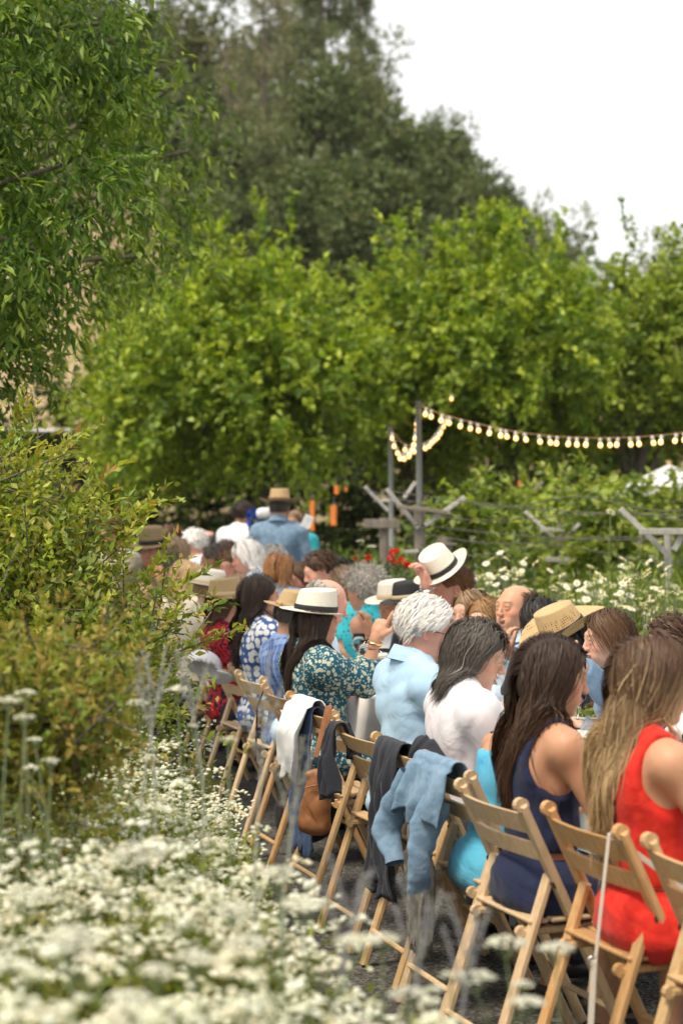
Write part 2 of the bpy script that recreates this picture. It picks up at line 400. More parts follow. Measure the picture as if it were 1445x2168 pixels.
# hillside trees: four kinds, copied
def hill_proto(kind, seed):
    rng = np.random.RandomState(seed)
    if kind == 'oak':
        lobes = [((rng.uniform(-.9, .9), rng.uniform(-.6, .6), rng.uniform(1.6, 4.0)), tuple(rng.uniform(.7, 1.25, 3))) for _ in range(9)]
        P, D = in_lobes(lobes, 1500, rng, 3.5, .3)
        V, F, C = sprigs(P, D, 8, .42, .16, .07, .1, .8, [(0.099, 0.138, 0.055), (0.126, 0.174, 0.067), (0.153, 0.200, 0.084), (0.080, 0.113, 0.050), (0.170, 0.184, 0.092)], None, rng)
        tr = MB(); tr.tube([(0, 0, -1.5), (.1, 0, .8), (0, .05, 1.7)], [.18, .14, .1], 8); limbs(tr, (0, 0, 1.2), [l[0] for l in lobes], .07, rng)
    elif kind == 'airy':
        lobes = [((rng.uniform(-1.2, 1.2), rng.uniform(-.8, .8), rng.uniform(1.6, 4.4)), tuple(rng.uniform(.45, .8, 3))) for _ in range(12)]
        P, D = in_lobes(lobes, 700, rng, 3.5, .3)
        V, F, C = sprigs(P, D, 7, .42, .13, .055, .1, .8, [(0.134, 0.164, 0.075), (0.161, 0.190, 0.088), (0.188, 0.205, 0.109)], None, rng)
        tr = MB(); tr.tube([(0, 0, -1.5), (.1, 0, .8), (0, .05, 1.7)], [.14, .11, .08], 8); limbs(tr, (0, 0, 1.2), [l[0] for l in lobes], .05, rng)
    elif kind == 'dead':
        tr = MB(); P = []; D = []
        tr.tube([(0, 0, -1.5), (.08, 0, 1.5), (0, 0, 4.6)], [.11, .08, .02], 6)
        tips = []
        for i in range(26):
            z = rng.uniform(.8, 4.3); a = rng.uniform(0, 6.28); l = rng.uniform(.8, 1.5) * (1.15 - z / 6); tips.append(((0, 0, z), (math.cos(a) * l, math.sin(a) * l, z + rng.uniform(-.3, .8))))
        for b, t in tips:
            limbs(tr, b, [t], .028, rng)
            for _ in range(14): P.append(np.array(b) + (np.array(t) - np.array(b)) * rng.uniform(.35, 1)); D.append(nrm(np.array(t) - np.array(b) + rng.randn(3) * .7))
        V, F, C = sprigs(np.array(P), np.array(D), 10, .40, .11, .022, .3, .6, [(0.218, 0.216, 0.136), (0.265, 0.256, 0.161), (0.187, 0.188, 0.112)], None, rng)
    else:  # conifer
        tr = MB(); tr.tube([(0, 0, -1.5), (.02, 0, 2.5), (0, 0, 5.2)], [.16, .10, .02], 8); P = []; D = []
        for z in np.arange(.9, 5.0, .26):
            for k in range(4):
                a = rng.uniform(0, 6.28); l = (5.6 - z) * .34 * rng.uniform(.6, 1.15)
                t = arr(math.cos(a) * l, math.sin(a) * l, z - .12 * l + rng.uniform(-.1, .2)); limbs(tr, (0, 0, z), [t], .025, rng, .05)
                for q in np.linspace(.3, 1, 9):
                    for _ in range(2): P.append(arr(0, 0, z) + (t - arr(0, 0, z)) * q + rng.randn(3) * .06); D.append(nrm((t - arr(0, 0, z)) * arr(1, 1, .3) + rng.randn(3) * .5 + arr(0, 0, -.25)))
        V, F, C = sprigs(np.array(P), np.array(D), 8, .34, .12, .03, .4, .7, [(0.080, 0.113, 0.050), (0.108, 0.138, 0.063), (0.134, 0.158, 0.075)], None, rng)
    return mk_mesh('crown', V, F, C, mat=M['leaf_far']), tr.mesh('trunk', M['bark'])
HP = {(k, i): hill_proto(k, s) for k, i, s in (('oak', 0, 1), ('oak', 1, 2), ('oak', 2, 12), ('airy', 0, 3), ('dead', 0, 4), ('conifer', 0, 5), ('conifer', 1, 6))}
first = {}
for i, (x, y, D, hw, k, v, lab) in enumerate(HT):
    s = FP / D; X = (x - 722.5) / s; zt = CH - (y - 1084) / s; g = float(hz(X, D)); H = max(zt - g, 3.0)
    root = empty('conifer' if k == 'conifer' else ('dead_tree' if k == 'dead' else 'oak_tree'), lab, 'tree', (X, D, zt - H if zt - g >= 3 else zt - H), (i * 1.37) % 6.28, group='trees on the hillside')
    zs = H / 4.9; xs = hw / s / 1.6
    root.scale = (max(xs, zs * .45), max(xs, zs * .45), zs)
    part('crown', HP[(k, v)][0], root); part('trunk', HP[(k, v)][1], root)

# far wooded slope closing the back of the hill
rng = np.random.RandomState(31); n = 4200
xs_ = rng.uniform(-45, 9, n); ys_ = rng.uniform(50, 110, n); keep = ((xs_ - (ys_ - 60) * -.02) < 7) & ~((xs_ / ys_ < -.118) & (xs_ / ys_ > -.18) & (ys_ < 49)); xs_ = xs_[keep]; ys_ = ys_[keep]
P = np.stack([xs_, ys_, hz(xs_, ys_) + rng.uniform(0, 2.2, len(xs_))], 1)
V, F, C = sprigs(P, nrm(rng.randn(len(P), 3) * .6 + arr(0, 0, .8)), 10, 1.3, .42, .18, .1, .9, [(0.115, 0.160, 0.088), (0.149, 0.198, 0.108), (0.184, 0.218, 0.128)], None, rng)
o = part('hillside_brush', mk_mesh('hillside_brush', V, F, C, mat=M['leaf_far'])); tag(o, 'dense dark brush covering the hillside between the oaks', 'brush', kind='stuff')

# overhanging tree, upper left
def hang_tree(label, base, boughs, n, nl, L, seed, pal, tipc, ln=.34):
    rng = np.random.RandomState(seed)
    root = empty('overhanging_tree', label, 'tree', base)
    B = np.array(base); tr = MB(); pts = [(0, 0, 0), (.06, 0, 1.2), (0, .05, 2.6), (.1, 0, 3.6)]
    tr.tube(pts, [.22, .17, .14, .1], 10); t = tr.build('trunk', M['bark'], root, True)
    P = []; D = []; lb = MB()
    for (c, r) in boughs:
        c = np.array(c) - B; limbs(lb, (0, 0, 2.3), [c], .06, rng)
        k = int(n * r[0] * r[2] / 9) + 1; d = np.repeat(rdirs(k, rng), 9, 0); u = np.repeat(rng.uniform(.1, 1, k) ** .4, 9); k *= 9
        p = c + d * np.array(r) * u[:, None] + rng.randn(k, 3) * .07; P.append(p); D.append(nrm(d * .7 + arr(.25, -.1, -.2) + rng.randn(k, 3) * .55))
    lb.build('limbs', M['bark'], t, True)
    V, F, C = sprigs(np.concatenate(P), np.concatenate(D), nl, ln, L, L * .16, .4, .75, pal, tipc, rng, hang=.3)
    part('crown', mk_mesh('crown', V, F, C, mat=M['leaf_gloss']), root)
def bl(lst, D): # px boughs -> world lobes
    o = []
    for (x, y, rx, ry, dy, rd) in lst:
        s = FP / (D + dy); c = W(x, y, D + dy); o.append((c, (rx / s, rd, ry / s)))
    return o
hang_tree('large overhanging tree with narrow drooping leaves filling the upper left', (-4.2, 10.2, 0),
    bl([(-60, 40, 280, 120, 0, .6), (50, 150, 180, 120, -.2, .5), (130, 350, 110, 110, -.4, .4), (10, 420, 150, 120, -.3, .5), (80, 530, 80, 70, -.5, .35), (-30, 620, 130, 110, 0, .5), (-20, 700, 70, 70, 0, .4), (-90, 560, 160, 290, .4, .6), (-150, 240, 220, 240, .5, .7), (210, 50, 80, 90, 0, .4), (-40, 800, 70, 50, .1, .4)], 9.6),
    1250, 12, .075, 41, [(0.058, 0.127, 0.013), (0.078, 0.156, 0.014), (0.037, 0.090, 0.010), (0.102, 0.184, 0.018), (0.122, 0.197, 0.024)], (.26, .34, .04))
hang_tree('second overhanging tree with leafy branch ends reaching out behind the first', (-3.8, 13.4, 0),
    bl([(250, 190, 130, 90, 0, .5), (350, 250, 80, 45, 0, .3), (400, 320, 50, 30, 0, .25), (300, 430, 90, 40, 0, .35), (320, 540, 90, 55, 0, .35), (200, 420, 120, 110, .2, .5), (370, 180, 40, 30, 0, .25), (200, 580, 90, 60, .2, .4), (100, 590, 110, 80, .2, .5), (80, 300, 160, 280, .4, .5)], 13.0),
    560, 11, .085, 42, [(0.083, 0.153, 0.014), (0.105, 0.183, 0.017), (0.135, 0.212, 0.020), (0.053, 0.106, 0.010)], (.30, .38, .04))

# shrubs at the left
def shrub(label, D, lob, n, L, seed, pal, tipc, ln=.2, nl=11, up=.35, name='leafy_shrub', spk=0):
    rng = np.random.RandomState(seed); lobes = bl(lob, D); cx = np.mean([l[0][0] for l in lobes]); g = 0.0
    root = empty(name, label, 'shrub', (cx, D, g)); off = arr(cx, D, g)
    P, Dr = clumped(lobes, n // 5, 5, rng, 2.6, up, .06, .5)
    if spk:   # longer shoots standing clear of the outline
        p, d = in_lobes(lobes, spk, rng, 30, .5); tt = np.tile(np.linspace(0, .30, 6), spk)[:, None]; P = np.concatenate([P, np.repeat(p, 6, 0) + np.repeat(d, 6, 0) * tt]); Dr = np.concatenate([Dr, np.repeat(d, 6, 0)])
    V, F, C = sprigs(P - off, Dr, nl, ln, L, L * .27, .05, .75, pal, tipc, rng, up=.25)
    part('foliage', mk_mesh('foliage', V, F, C, mat=M['leaf_gloss']), root)
    mb = MB()
    for k in range(9 if D > 5 else 5): a = k * .7; limbs(mb, (0.1 * math.cos(a), .1 * math.sin(a), 0), [P[k * 7] - off if D > 5 else lobes[k % 3][0] - off], .014 if D > 5 else .004, rng)
    for k in range(0, len(P), 7): mb.tube([P[k] - off - Dr[k] * .12, P[k] - off + Dr[k] * ln * .9], .003, 3, False)
    mb.build('stems', M['bark'], root)
MY = [(0.210, 0.293, 0.034), (0.280, 0.364, 0.042), (0.350, 0.403, 0.048), (0.140, 0.215, 0.030), (0.406, 0.403, 0.060), (0.238, 0.325, 0.084)]
shrub('large glossy green shrub with reddish new tips hiding the far diners at left', 7.0,
    [(20, 1130, 120, 95, 0, .4), (90, 1240, 110, 75, -.1, .4), (200, 1300, 75, 62, 0, .3), (235, 1415, 75, 80, -.1, .3), (90, 1370, 150, 120, 0, .4), (290, 1335, 38, 33, 0, .2), (-60, 1270, 130, 240, .1, .4), (0, 1020, 70, 60, 0, .3), (240, 1500, 100, 75, 0, .3), (310, 1445, 35, 55, .1, .2), (140, 1200, 40, 32, 0, .25)], 2500, .036, 51, MY, (.34, .25, .06), spk=46)
shrub('blurred orange tinted shrub low at the left in front of the glossy shrub', 4.6,
    [(-30, 1450, 130, 70, 0, .25), (100, 1500, 130, 80, 0, .25), (30, 1570, 200, 100, .1, .25), (190, 1450, 50, 45, .2, .2)], 1500, .025, 52,
    [(0.213, 0.258, 0.036), (0.263, 0.282, 0.042), (0.338, 0.276, 0.060), (0.138, 0.204, 0.030)], (.36, .23, .07), ln=.11)
sh = [((100, 1090), (235, 1000)), ((150, 1120), (275, 1085)), ((230, 1170), (300, 1090)), ((10, 960), (40, 885)), ((320, 1270), (420, 1220)), ((40, 1010), (130, 945)), ((350, 1320), (450, 1290)), ((300, 1250), (350, 1170))]
rng = np.random.RandomState(53); P = []; D = []
for a, b in sh:
    pa, pb = np.array(W(*a, 6.9)), np.array(W(*b, 6.9))
    for t in np.linspace(0, 1, 6): P.append(pa + (pb - pa) * t); D.append(nrm(pb - pa + rng.randn(3) * .03))
V, F, C = sprigs(np.array(P), np.array(D), 7, .07, .045, .012, 0, .8, MY, (.42, .16, .06), rng, up=.3)
# these long shoots belong to the glossy shrub
gs = [o for o in bpy.data.objects if o.name.startswith('leafy_shrub')][0]
so = part('shoots', mk_mesh('shoots', V - np.array(gs.location), F, C, mat=M['leaf_gloss']), gs); so['kind'] = 'stuff'

# ------------------------------------------------------------ white flower bed
def umbels(P, r, C, rng, nseg=6):
    n = len(P); a = np.linspace(0, 2 * np.pi, nseg, endpoint=False)
    rr = r[:, None] * rng.uniform(.75, 1.2, (n, nseg))
    tilt = rng.randn(n, 3) * .3; N = nrm(tilt + arr(0, 0, 1)); S = nrm(np.cross(N, rdirs(n, rng))); T = np.cross(N, S)
    ring = P[:, None] + S[:, None] * (rr * np.cos(a))[..., None] + T[:, None] * (rr * np.sin(a))[..., None]
    topv = P + N * r[:, None] * .45; bot = P - N * r[:, None] * .35
    V = np.concatenate([ring, topv[:, None], bot[:, None]], 1).reshape(-1, 3); k = nseg + 2
    F = []
    for i in range(nseg): F.append([i, (i + 1) % nseg, nseg]); F.append([(i + 1) % nseg, i, nseg + 1])
    F = (np.arange(n)[:, None, None] * k + np.array(F)[None]).reshape(-1, 3)
    return V, F, np.repeat(C, k, 0)
rng = np.random.RandomState(61)
def bed_edge(y): return np.interp(y, [1.8, 2.3, 3.2, 3.9, 4.4, 5.3, 6.5, 7.6], [.02, .04, .03, -.13, -.28, -.36, -.49, -.66]) + .03 * np.sin(y * 5.1)
def bed_top(x, y): return np.interp(y, [1.8, 2.3, 3.2, 4.5, 6.5, 8], [.94, .94, .89, .81, .81, .80]) + .05 * np.sin(x * 5 + y * 2) + .06 * np.sin(y * 3.3 - x * 4) - .16 * ss((x - (bed_edge(y) - .25)) / .3) + .02 * np.sin(23 * x) * np.sin(17 * y)
n = 4300
y = 2.25 + 5.3 * rng.uniform(0, 1, n) ** 1.0; x = bed_edge(y) + .12 - rng.uniform(0, 1, n) * (1.1 + .06 * y)
den = np.sin(x * 7 + 1) * np.sin(y * 5 + x * 3) + .5 * np.sin(x * 17 + y * 9) + rng.uniform(-.9, .9, n)
k_ = (den > -.12) & ~((x < bed_edge(y) - .55) & (y > 4.4) & (rng.uniform(0, 1, n) < .5)); x, y = x[k_], y[k_]; nc = len(x)
z = bed_top(x, y) + rng.uniform(-.16, .03, nc) + (rng.uniform(0, 1, nc) < .2) * rng.uniform(.02, .13, nc)
cr_ = rng.uniform(.016, .056, nc); kk = 9; q = rng.uniform(0, 1, (nc, kk)) ** .5; an = rng.uniform(0, 6.28, (nc, kk)); tl = rng.randn(nc, 2) * .25
px_ = q * np.cos(an) * cr_[:, None]; py_ = q * np.sin(an) * cr_[:, None]
z = (z[:, None] + .35 * cr_[:, None] * (1 - q * q) + px_ * tl[:, :1] + py_ * tl[:, 1:] + rng.randn(nc, kk) * .003).ravel(); x = (x[:, None] + px_).ravel(); y = (y[:, None] + py_).ravel()
r_ = rng.uniform(.006, .0105, len(x)) * np.interp(y, [2, 3.5, 5], [1.35, 1.15, 1.0])
Cc = np.array([(.86, .88, .84), (.88, .89, .87), (.84, .85, .76), (.84, .81, .72)])[rng.randint(0, 4, nc)].repeat(kk, 0)
V1 = umbels(np.stack([x, y, z], 1), r_, Cc, rng)
o = part('white_blossoms', mk_mesh('white_blossoms', V1[0], V1[1], V1[2], mat=M['petal'])); tag(o, 'mass of small white blossoms filling the flower bed at lower left', 'flowers', kind='stuff')
n = 6500; y = 1.8 + 5.9 * rng.uniform(0, 1, n) ** 1.1; x = bed_edge(y) + .16 - rng.uniform(0, 1, n) * (1.15 + .06 * y)
z = bed_top(x, y) * rng.uniform(.55, .93, n)
V, F, C = sprigs(np.stack([x, y, z - .12], 1), nrm(rng.randn(n, 3) * .35 + arr(0, 0, 1)), 12, .15, .034, .006, 0, .7, [(.22, .26, .04), (.17, .22, .04), (.27, .29, .06), (.14, .19, .05), (.32, .30, .08)], None, rng)
o = part('feathery_greenery', mk_mesh('feathery_greenery', V, F, C, mat=M['leaf'])); tag(o, 'yellow green feathery leaves and stems under the white blossoms', 'greenery', kind='stuff')
# low dark base greenery
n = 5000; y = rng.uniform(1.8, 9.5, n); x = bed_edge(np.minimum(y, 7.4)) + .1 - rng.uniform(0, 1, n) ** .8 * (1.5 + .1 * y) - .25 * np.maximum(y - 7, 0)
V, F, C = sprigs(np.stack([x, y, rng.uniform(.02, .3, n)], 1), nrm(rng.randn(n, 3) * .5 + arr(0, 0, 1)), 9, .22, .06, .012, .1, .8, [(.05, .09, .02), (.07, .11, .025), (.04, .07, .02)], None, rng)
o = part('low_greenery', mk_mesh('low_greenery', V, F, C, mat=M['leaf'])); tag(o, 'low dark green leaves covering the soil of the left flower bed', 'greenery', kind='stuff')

# tall yarrow and sage standing out of the bed
M['stem'] = mat('grey green stem', (.16, .20, .10), .7); M['stem_pale'] = mat('silvery stem', (.30, .32, .26), .8)
def umbel_plant(x, y, D, rpx, label, heads=1, name='yarrow_plant', zbase=0.0, white=(.80, .80, .74)):
    top = np.array(W(x, y, D)); r = rpx / FP * D
    rng2 = np.random.RandomState(int(x * 7 + y))
    root = empty(name, label, 'flower', (top[0] + .02, D, zbase)); b = np.array(root.location)
    H = top - b; mb = MB(); cs = []
    for h in range(heads):
        e = H + (arr(rng2.uniform(-3, 3) * r, rng2.uniform(-1, 1) * r, rng2.uniform(-3.5, -.5) * r) if h else 0)
        bn = rng2.randn(3) * .035; mb.tube([(0, 0, 0), H * .25 + bn * .6, H * .5 + bn, H * .75 + bn * .5, e - arr(0, 0, r * .6)], [.003, .0028, .0025, .002, .0018], 5); cs.append(e)
        for q in range(7):
            a = q * .9; mb.tube([e - arr(0, 0, r * .9), e + arr(math.cos(a) * r * .6, math.sin(a) * r * .6, -r * .15)], .0012, 3, False)
    mb.build('stem', M['stem'], root)
    P = []; rr = []
    for e in cs:
        k = 46; q = rng2.uniform(0, 1, k) ** .5; a = rng2.uniform(0, 6.28, k)
        P.append(e + np.stack([np.cos(a) * q * r, np.sin(a) * q * r, .28 * r * (1 - q * q) + rng2.randn(k) * .04 * r], 1)); rr.append(np.full(k, r * .19))
    for p_, r2 in zip(P, rr):
        V, F, C = umbels(p_, r2, np.array([white] * len(p_)) * rng2.uniform(.85, 1.05, (len(p_), 1)), rng2); part('flower_head', mk_mesh('flower_head', V, F, C, mat=M['petal']), root)
    P2 = np.stack([rng2.uniform(.1, .85, 16)] * 3, 1) * H; 
    V, F, C = sprigs(P2, nrm(rng2.randn(16, 3) + arr(0, 0, .6)), 9, .07, .02, .003, .1, .6, [(.12, .17, .06), (.15, .19, .08)], None, rng2)
    part('leaves', mk_mesh('leaves', V, F, C, mat=M['leaf']), root)
YG = [(18, 1485, 3.7, 26, 'leftmost tall white yarrow head at the left edge', 1), (55, 1468, 3.9, 22, 'small high white yarrow head just right of the leftmost one', 1),
 (52, 1520, 3.6, 22, 'white yarrow head slightly below the pair at the left edge', 1), (75, 1567, 4.0, 17, 'little white yarrow head below the three at the left edge', 1),
 (108, 1612, 4.1, 20, 'white yarrow head low at left with buds around it', 2), (375, 1464, 4.3, 32, 'broad white yarrow head high in the middle of the bed beside the silvery spikes', 1),
 (292, 1490, 4.4, 24, 'white yarrow head left of the broad high one', 1), (408, 1537, 4.2, 14, 'small white yarrow head to the right of the silvery spikes', 1),
 (484, 1566, 3.9, 17, 'single pale yarrow head in front of the folding chairs', 1), (285, 1812, 2.7, 58, 'large out of focus white yarrow head in the centre of the bed', 2),
 (810, 1990, 3.0, 40, 'blurred greenish white yarrow head in front of the striped cloth', 2), (1070, 1998, 3.1, 42, 'blurred yarrow head in front of the navy dress chair', 2),
 (1175, 2010, 3.0, 38, 'blurred yarrow head in front of the chair of the woman in red', 2), (955, 2065, 3.1, 22, 'small blurred yarrow head at the bottom between the chair legs', 2),
 (1105, 2085, 3.2, 24, 'small greenish yarrow head at the bottom centre right', 1), (590, 1850, 3.0, 40, 'blurred white yarrow head at the right edge of the flower bed', 2),
 (640, 1920, 2.8, 48, 'large blurred white yarrow cluster near the bottom centre', 2), (520, 2000, 2.7, 46, 'large blurred white yarrow cluster low in the bed', 2), (150, 1980, 2.6, 55, 'large blurred white yarrow cluster at lower left', 2), (60, 1900, 2.7, 45, 'blurred yarrow cluster at the left edge low down', 2), (330, 2060, 2.5, 45, 'blurred yarrow cluster at the bottom of the bed', 2)]
for x, y, D, r, lab, h in YG: umbel_plant(x, y, D, r, lab, h)
def spike_plant(x0, y0, x1, y1, D, label, c=(.45, .44, .47), name='silver_sage'):
    rng2 = np.random.RandomState(int(x1 + y1)); a = np.array(W(x0, y0, D)); b = np.array(W(x1, y1, D)); root = empty(name, label, 'flower', (a[0], D, 0)); o = np.array(root.location)
    mb = MB(); mb.tube([(0, 0, 0), a - o, b - o], [.003, .0025, .0015], 5)
    side = [(.55, 1, 20), (.65, -1, 22), (.45, -1, 30), (.4, 1, 24)]; P = []
    for t in np.linspace(.35, 1, 60): P.append(a + (b - a) * t - o)
    for q, sg, l in side[:3]:
        p = a + (b - a) * q; e = p + arr(sg * .035, 0, .11) ; mb.tube([p - o, e - o], .0015, 4)
        for t in np.linspace(.2, 1, 26): P.append(p + (e - p) * t - o)
    mb.build('stem', M['stem_pale'], root); P = np.array(P)
    V, F, C = umbels(P + rng2.randn(len(P), 3) * .004, np.full(len(P), .0042), np.array([c] * len(P)) * rng2.uniform(.7, 1.2, (len(P), 1)), rng2, 4)
    part('flower_spike', mk_mesh('flower_spike', V, F, C, mat=M['petal']), root)
spike_plant(330, 1700, 312, 1385, 4.2, 'tall silvery flower spike in front of the glossy shrub', name='silver_sage')
spike_plant(300, 1680, 350, 1370, 4.3, 'second silvery spike leaning right beside the tallest spike')
spike_plant(430, 1650, 392, 1390, 4.2, 'thin silvery spike near the white cap on the chair')
spike_plant(600, 1900, 640, 1560, 3.4, 'blurred thin pale spike crossing in front of the bag chair', (.42, .40, .36))
spike_plant(540, 1820, 570, 1380, 3.7, 'faint lavender spike in front of the woman in polka dots')
spike_plant(700, 2168, 770, 1850, 2.9, 'blurred lavender spike in front of the gravel under the chairs', (.38, .36, .44))
spike_plant(860, 2200, 910, 1900, 3.0, 'blurred lavender spike left of the chair with the navy dress', (.38, .36, .44))
spike_plant(960, 2250, 1010, 1930, 3.0, 'blurred lavender spike in front of the navy dress chair', (.38, .36, .44))

# light evening haze round the whole scene
hm = bpy.data.materials.new('haze'); hm.use_nodes = True; hn = hm.node_tree; hn.nodes.remove(hn.nodes['Principled BSDF'])
pv = hn.nodes.new('ShaderNodeVolumePrincipled'); pv.inputs['Color'].default_value = (.97, .96, .90, 1); pv.inputs['Density'].default_value = .00025; pv.inputs['Anisotropy'].default_value = .1
hn.links.new(pv.outputs[0], hn.nodes['Material Output'].inputs['Volume'])
mb = MB(); mb.box((0, 600, 24), (1400, 1300, 54)); hb = mb.build('haze', hm); hb['kind'] = 'stuff'; hb['label'] = 'thin pale evening haze in the air'
# ------------------------------------------------------------ vineyard, poles, string lights
M['bulb'] = mat('lit bulb', (1, .8, .5), .3); bb = M['bulb'].node_tree.nodes['Principled BSDF']
bb.inputs['Emission Color'].default_value = (1, .44, .13, 1); bb.inputs['Emission Strength'].default_value = 2.4
M['socket'] = mat('pale bulb socket', (.55, .54, .50), .5)
M['cable'] = mat('brown cable', (.30, .16, .07), .7)
def pole(x, ytop, ybase, D, label, r=.025):
    top = arr(*W(x, ytop, D)); g = gz(D); root = empty('light_pole', label, 'pole', (top[0], D, g), group='poles holding the string lights')
    mb = MB(); mb.tube([(0, 0, 0), (.01, 0, (top[2] - g) * .5), (0, 0, top[2] - g)], r, 10); mb.build('pole_shaft', M['galv'], root, True)
    mb = MB(); mb.tube([(0, 0, top[2] - g - .002), (0, 0, top[2] - g + .012)], r * 1.12, 10); mb.build('pole_cap', M['metal_dark'], root)
    mb = MB(); mb.tube([(-r * 1.2, -r, top[2] - g - .05), (r * 1.2, -r, top[2] - g - .05)], .006, 5); mb.build('hook', M['metal_dark'], root)
pole(885, 850, 1190, 15.4, 'taller right hand metal pole carrying the end of the long light string')
pole(826, 903, 1180, 18.6, 'shorter left hand metal pole where the light string dips')
pole(1520, 900, 1190, 13.8, 'metal pole holding the far end of the light string at the right', .025)
bulb_mb = MB(); bulb_mb.lathe([(.0005, -.052), (.009, -.050), (.0160, -.042), (.0178, -.033), (.016, -.024), (.011, -.014), (.009, -.008)], 12)
bulb_m = bulb_mb.mesh('bulb', M['bulb'], True)
sock_mb = MB(); sock_mb.lathe([(.0005, .022), (.011, .022), (.0135, .016), (.0145, -.006), (.0125, -.012), (.0005, -.012)], 10)
sock_m = sock_mb.mesh('socket', M['socket'], True)
def light_string(label, pts, n, jit=.3):
    """pts: list of (px, py, D); bulbs hang below the cable"""
    rng2 = np.random.RandomState(len(pts) * 7 + n)
    Wp = np.array([W(*p) for p in pts]); t = np.linspace(0, 1, len(Wp)); tt = np.linspace(0, 1, 60)
    # smooth curve
    from numpy import interp
    cur = np.stack([interp(tt, t, Wp[:, k]) for k in range(3)], 1)
    for _ in range(6): cur[1:-1] = (cur[:-2] + cur[1:-1] * 2 + cur[2:]) / 4
    root = empty('light_string', label, 'string lights', tuple(cur[0]), group='strings of warm bulbs')
    off = cur[0]; mb = MB(); mb.tube(cur - off, .0035, 4); mb.build('cable', M['cable'], root)
    ln = np.concatenate([[0], np.cumsum(np.linalg.norm(np.diff(cur, axis=0), axis=1))]); 
    for i in range(n):
        q = (i + .5 + rng2.uniform(-jit, jit)) / n * ln[-1]; p = np.array([np.interp(q, ln, cur[:, k]) for k in range(3)]) - off
        b = part('bulb', bulb_m, root, loc=tuple(p - arr(0, 0, .022))); b.rotation_euler = (rng2.uniform(-.25, .25), rng2.uniform(-.25, .25), 0)
        s = part('socket', sock_m, b, loc=(0, 0, 0))
light_string('long string of warm bulbs sweeping from the tall pole to the right edge',
    [(890, 858, 15.4), (925, 874, 15.3), (965, 886, 15.2), (1065, 910, 14.9), (1130, 920, 14.7), (1200, 926, 14.5), (1270, 928, 14.3), (1340, 926, 14.1), (1430, 919, 13.9), (1520, 905, 13.8)], 29)
light_string('string of warm bulbs dipping in a V between the two poles',
    [(882, 880, 15.5), (881, 905, 16), (876, 935, 16.6), (862, 957, 17.2), (850, 962, 17.6), (840, 950, 18), (832, 925, 18.4), (828, 910, 18.6)], 12)
light_string('string of warm bulbs coming from behind and looping up to the tall pole',
    [(945, 880, 24), (938, 893, 22), (928, 912, 20), (910, 932, 18.5), (892, 941, 17.5), (872, 946, 18.2), (850, 938, 18.6), (833, 918, 18.7)], 15)

def stick(mb, a, b, D, w, D2=None): mb.bar(W(*a, D), W(*b, D2 or D), w, w * .7, (0, 1, 0), w * .08)
def trellis(label, D, x, ytop, arms, bars, mat_post='wood_grey', pw=.075):
    g = gz(D); top = arr(*W(x, ytop, D)); root = empty('trellis_post', label, 'trellis', (top[0], D, g), group='vineyard trellis posts'); o = arr(top[0], D, g)
    mb = MB(); mb.tube([(0, 0, 0), (.01, 0, (top[2] - g) * .6), (0, 0, top[2] - g)], [pw * .55, pw * .52, pw * .5], 9); mb.build('post', M[mat_post], root, False)
    for a, b, w, mt, dy in arms:
        pa, pb = arr(*W(*a, D)) - o + arr(0, dy, 0), arr(*W(*b, D)) - o + arr(0, dy, 0); mb = MB(); mb.bar(pa, pb, w * .9, .025, (0, 1, 0), .004); mb.build('arm', M[mt], root)
    for a, b, w, mt, dy in bars:
        pa, pb = arr(*W(*a, D)) - o + arr(0, dy, 0), arr(*W(*b, D)) - o + arr(0, dy, 0); mb = MB(); mb.bar(pa, pb, .025, w * .9, (0, 0, 1), .004); mb.build('crossbar', M[mt], root)
M['arm'] = mat('weathered pale trellis arm', rough=.8, build=wood((.30, .29, .27), (.56, .55, .52)))
G, Wg = 'arm', 'wood_grey'
trellis('weathered post with a wide wooden board on top, below the shorter light pole', 16.5, 812, 1096, [((771, 1030), (822, 1082), .035, G, .03)], [((769, 1108), (845, 1110), .085, Wg, -.06), ((790, 1060), (838, 1060), .03, G, .06)], pw=.085)
trellis('trellis post with a wide V of grey arms around the tall light pole', 15.2, 887, 1072, [((817, 1035), (885, 1118), .04, G, -.06), ((982, 1052), (898, 1112), .04, G, -.09), ((880, 1020), (855, 1055), .035, G, .09)], [((838, 1072), (950, 1086), .035, Wg, -.12), ((855, 1168), (925, 1165), .03, G, -.06)], pw=.09)
trellis('short T shaped post between the tall light pole and the middle trellis', 17.5, 1004, 1138, [], [((974, 1141), (1036, 1141), .045, G, -.04)], G, .05)
trellis('stubby cut off wooden post beside the man tipping his hat', 15, 940, 1138, [], [((915, 1152), (965, 1152), .02, Wg, -.08)], pw=.12)
trellis('middle trellis post with a V of two grey arms and a lower plate', 15.5, 1186, 1108, [((1109, 1083), (1172, 1140), .035, G, -.06), ((1246, 1084), (1194, 1142), .035, G, -.08)], [((1140, 1122), (1226, 1120), .04, G, -.11), ((1153, 1184), (1216, 1186), .045, G, -.06)], pw=.06)
trellis('right hand trellis post with a long grey arm reaching up left', 13.6, 1412, 1118, [((1309, 1077), (1404, 1170), .045, G, -.06), ((1475, 1070), (1420, 1165), .045, G, -.09)], [((1346, 1125), (1480, 1125), .05, G, -.12)], G, .055)
trellis('thin far post behind the vines left of the right hand trellis', 17, 1350, 1135, [], [((1340, 1178), (1388, 1182), .05, G, -.05)], pw=.06)
trellis('thin far post behind the hanging vine right of the short T shaped post', 18, 1056, 1100, [((1105, 1058), (1150, 1020), .03, Wg, .05)], [((1030, 1165), (1085, 1165), .03, G, -.05)], pw=.05)
tw = empty('trellis_wires', 'thin wires strung between the vineyard trellis posts', 'wires', (2.0, 15, 1.5)); 
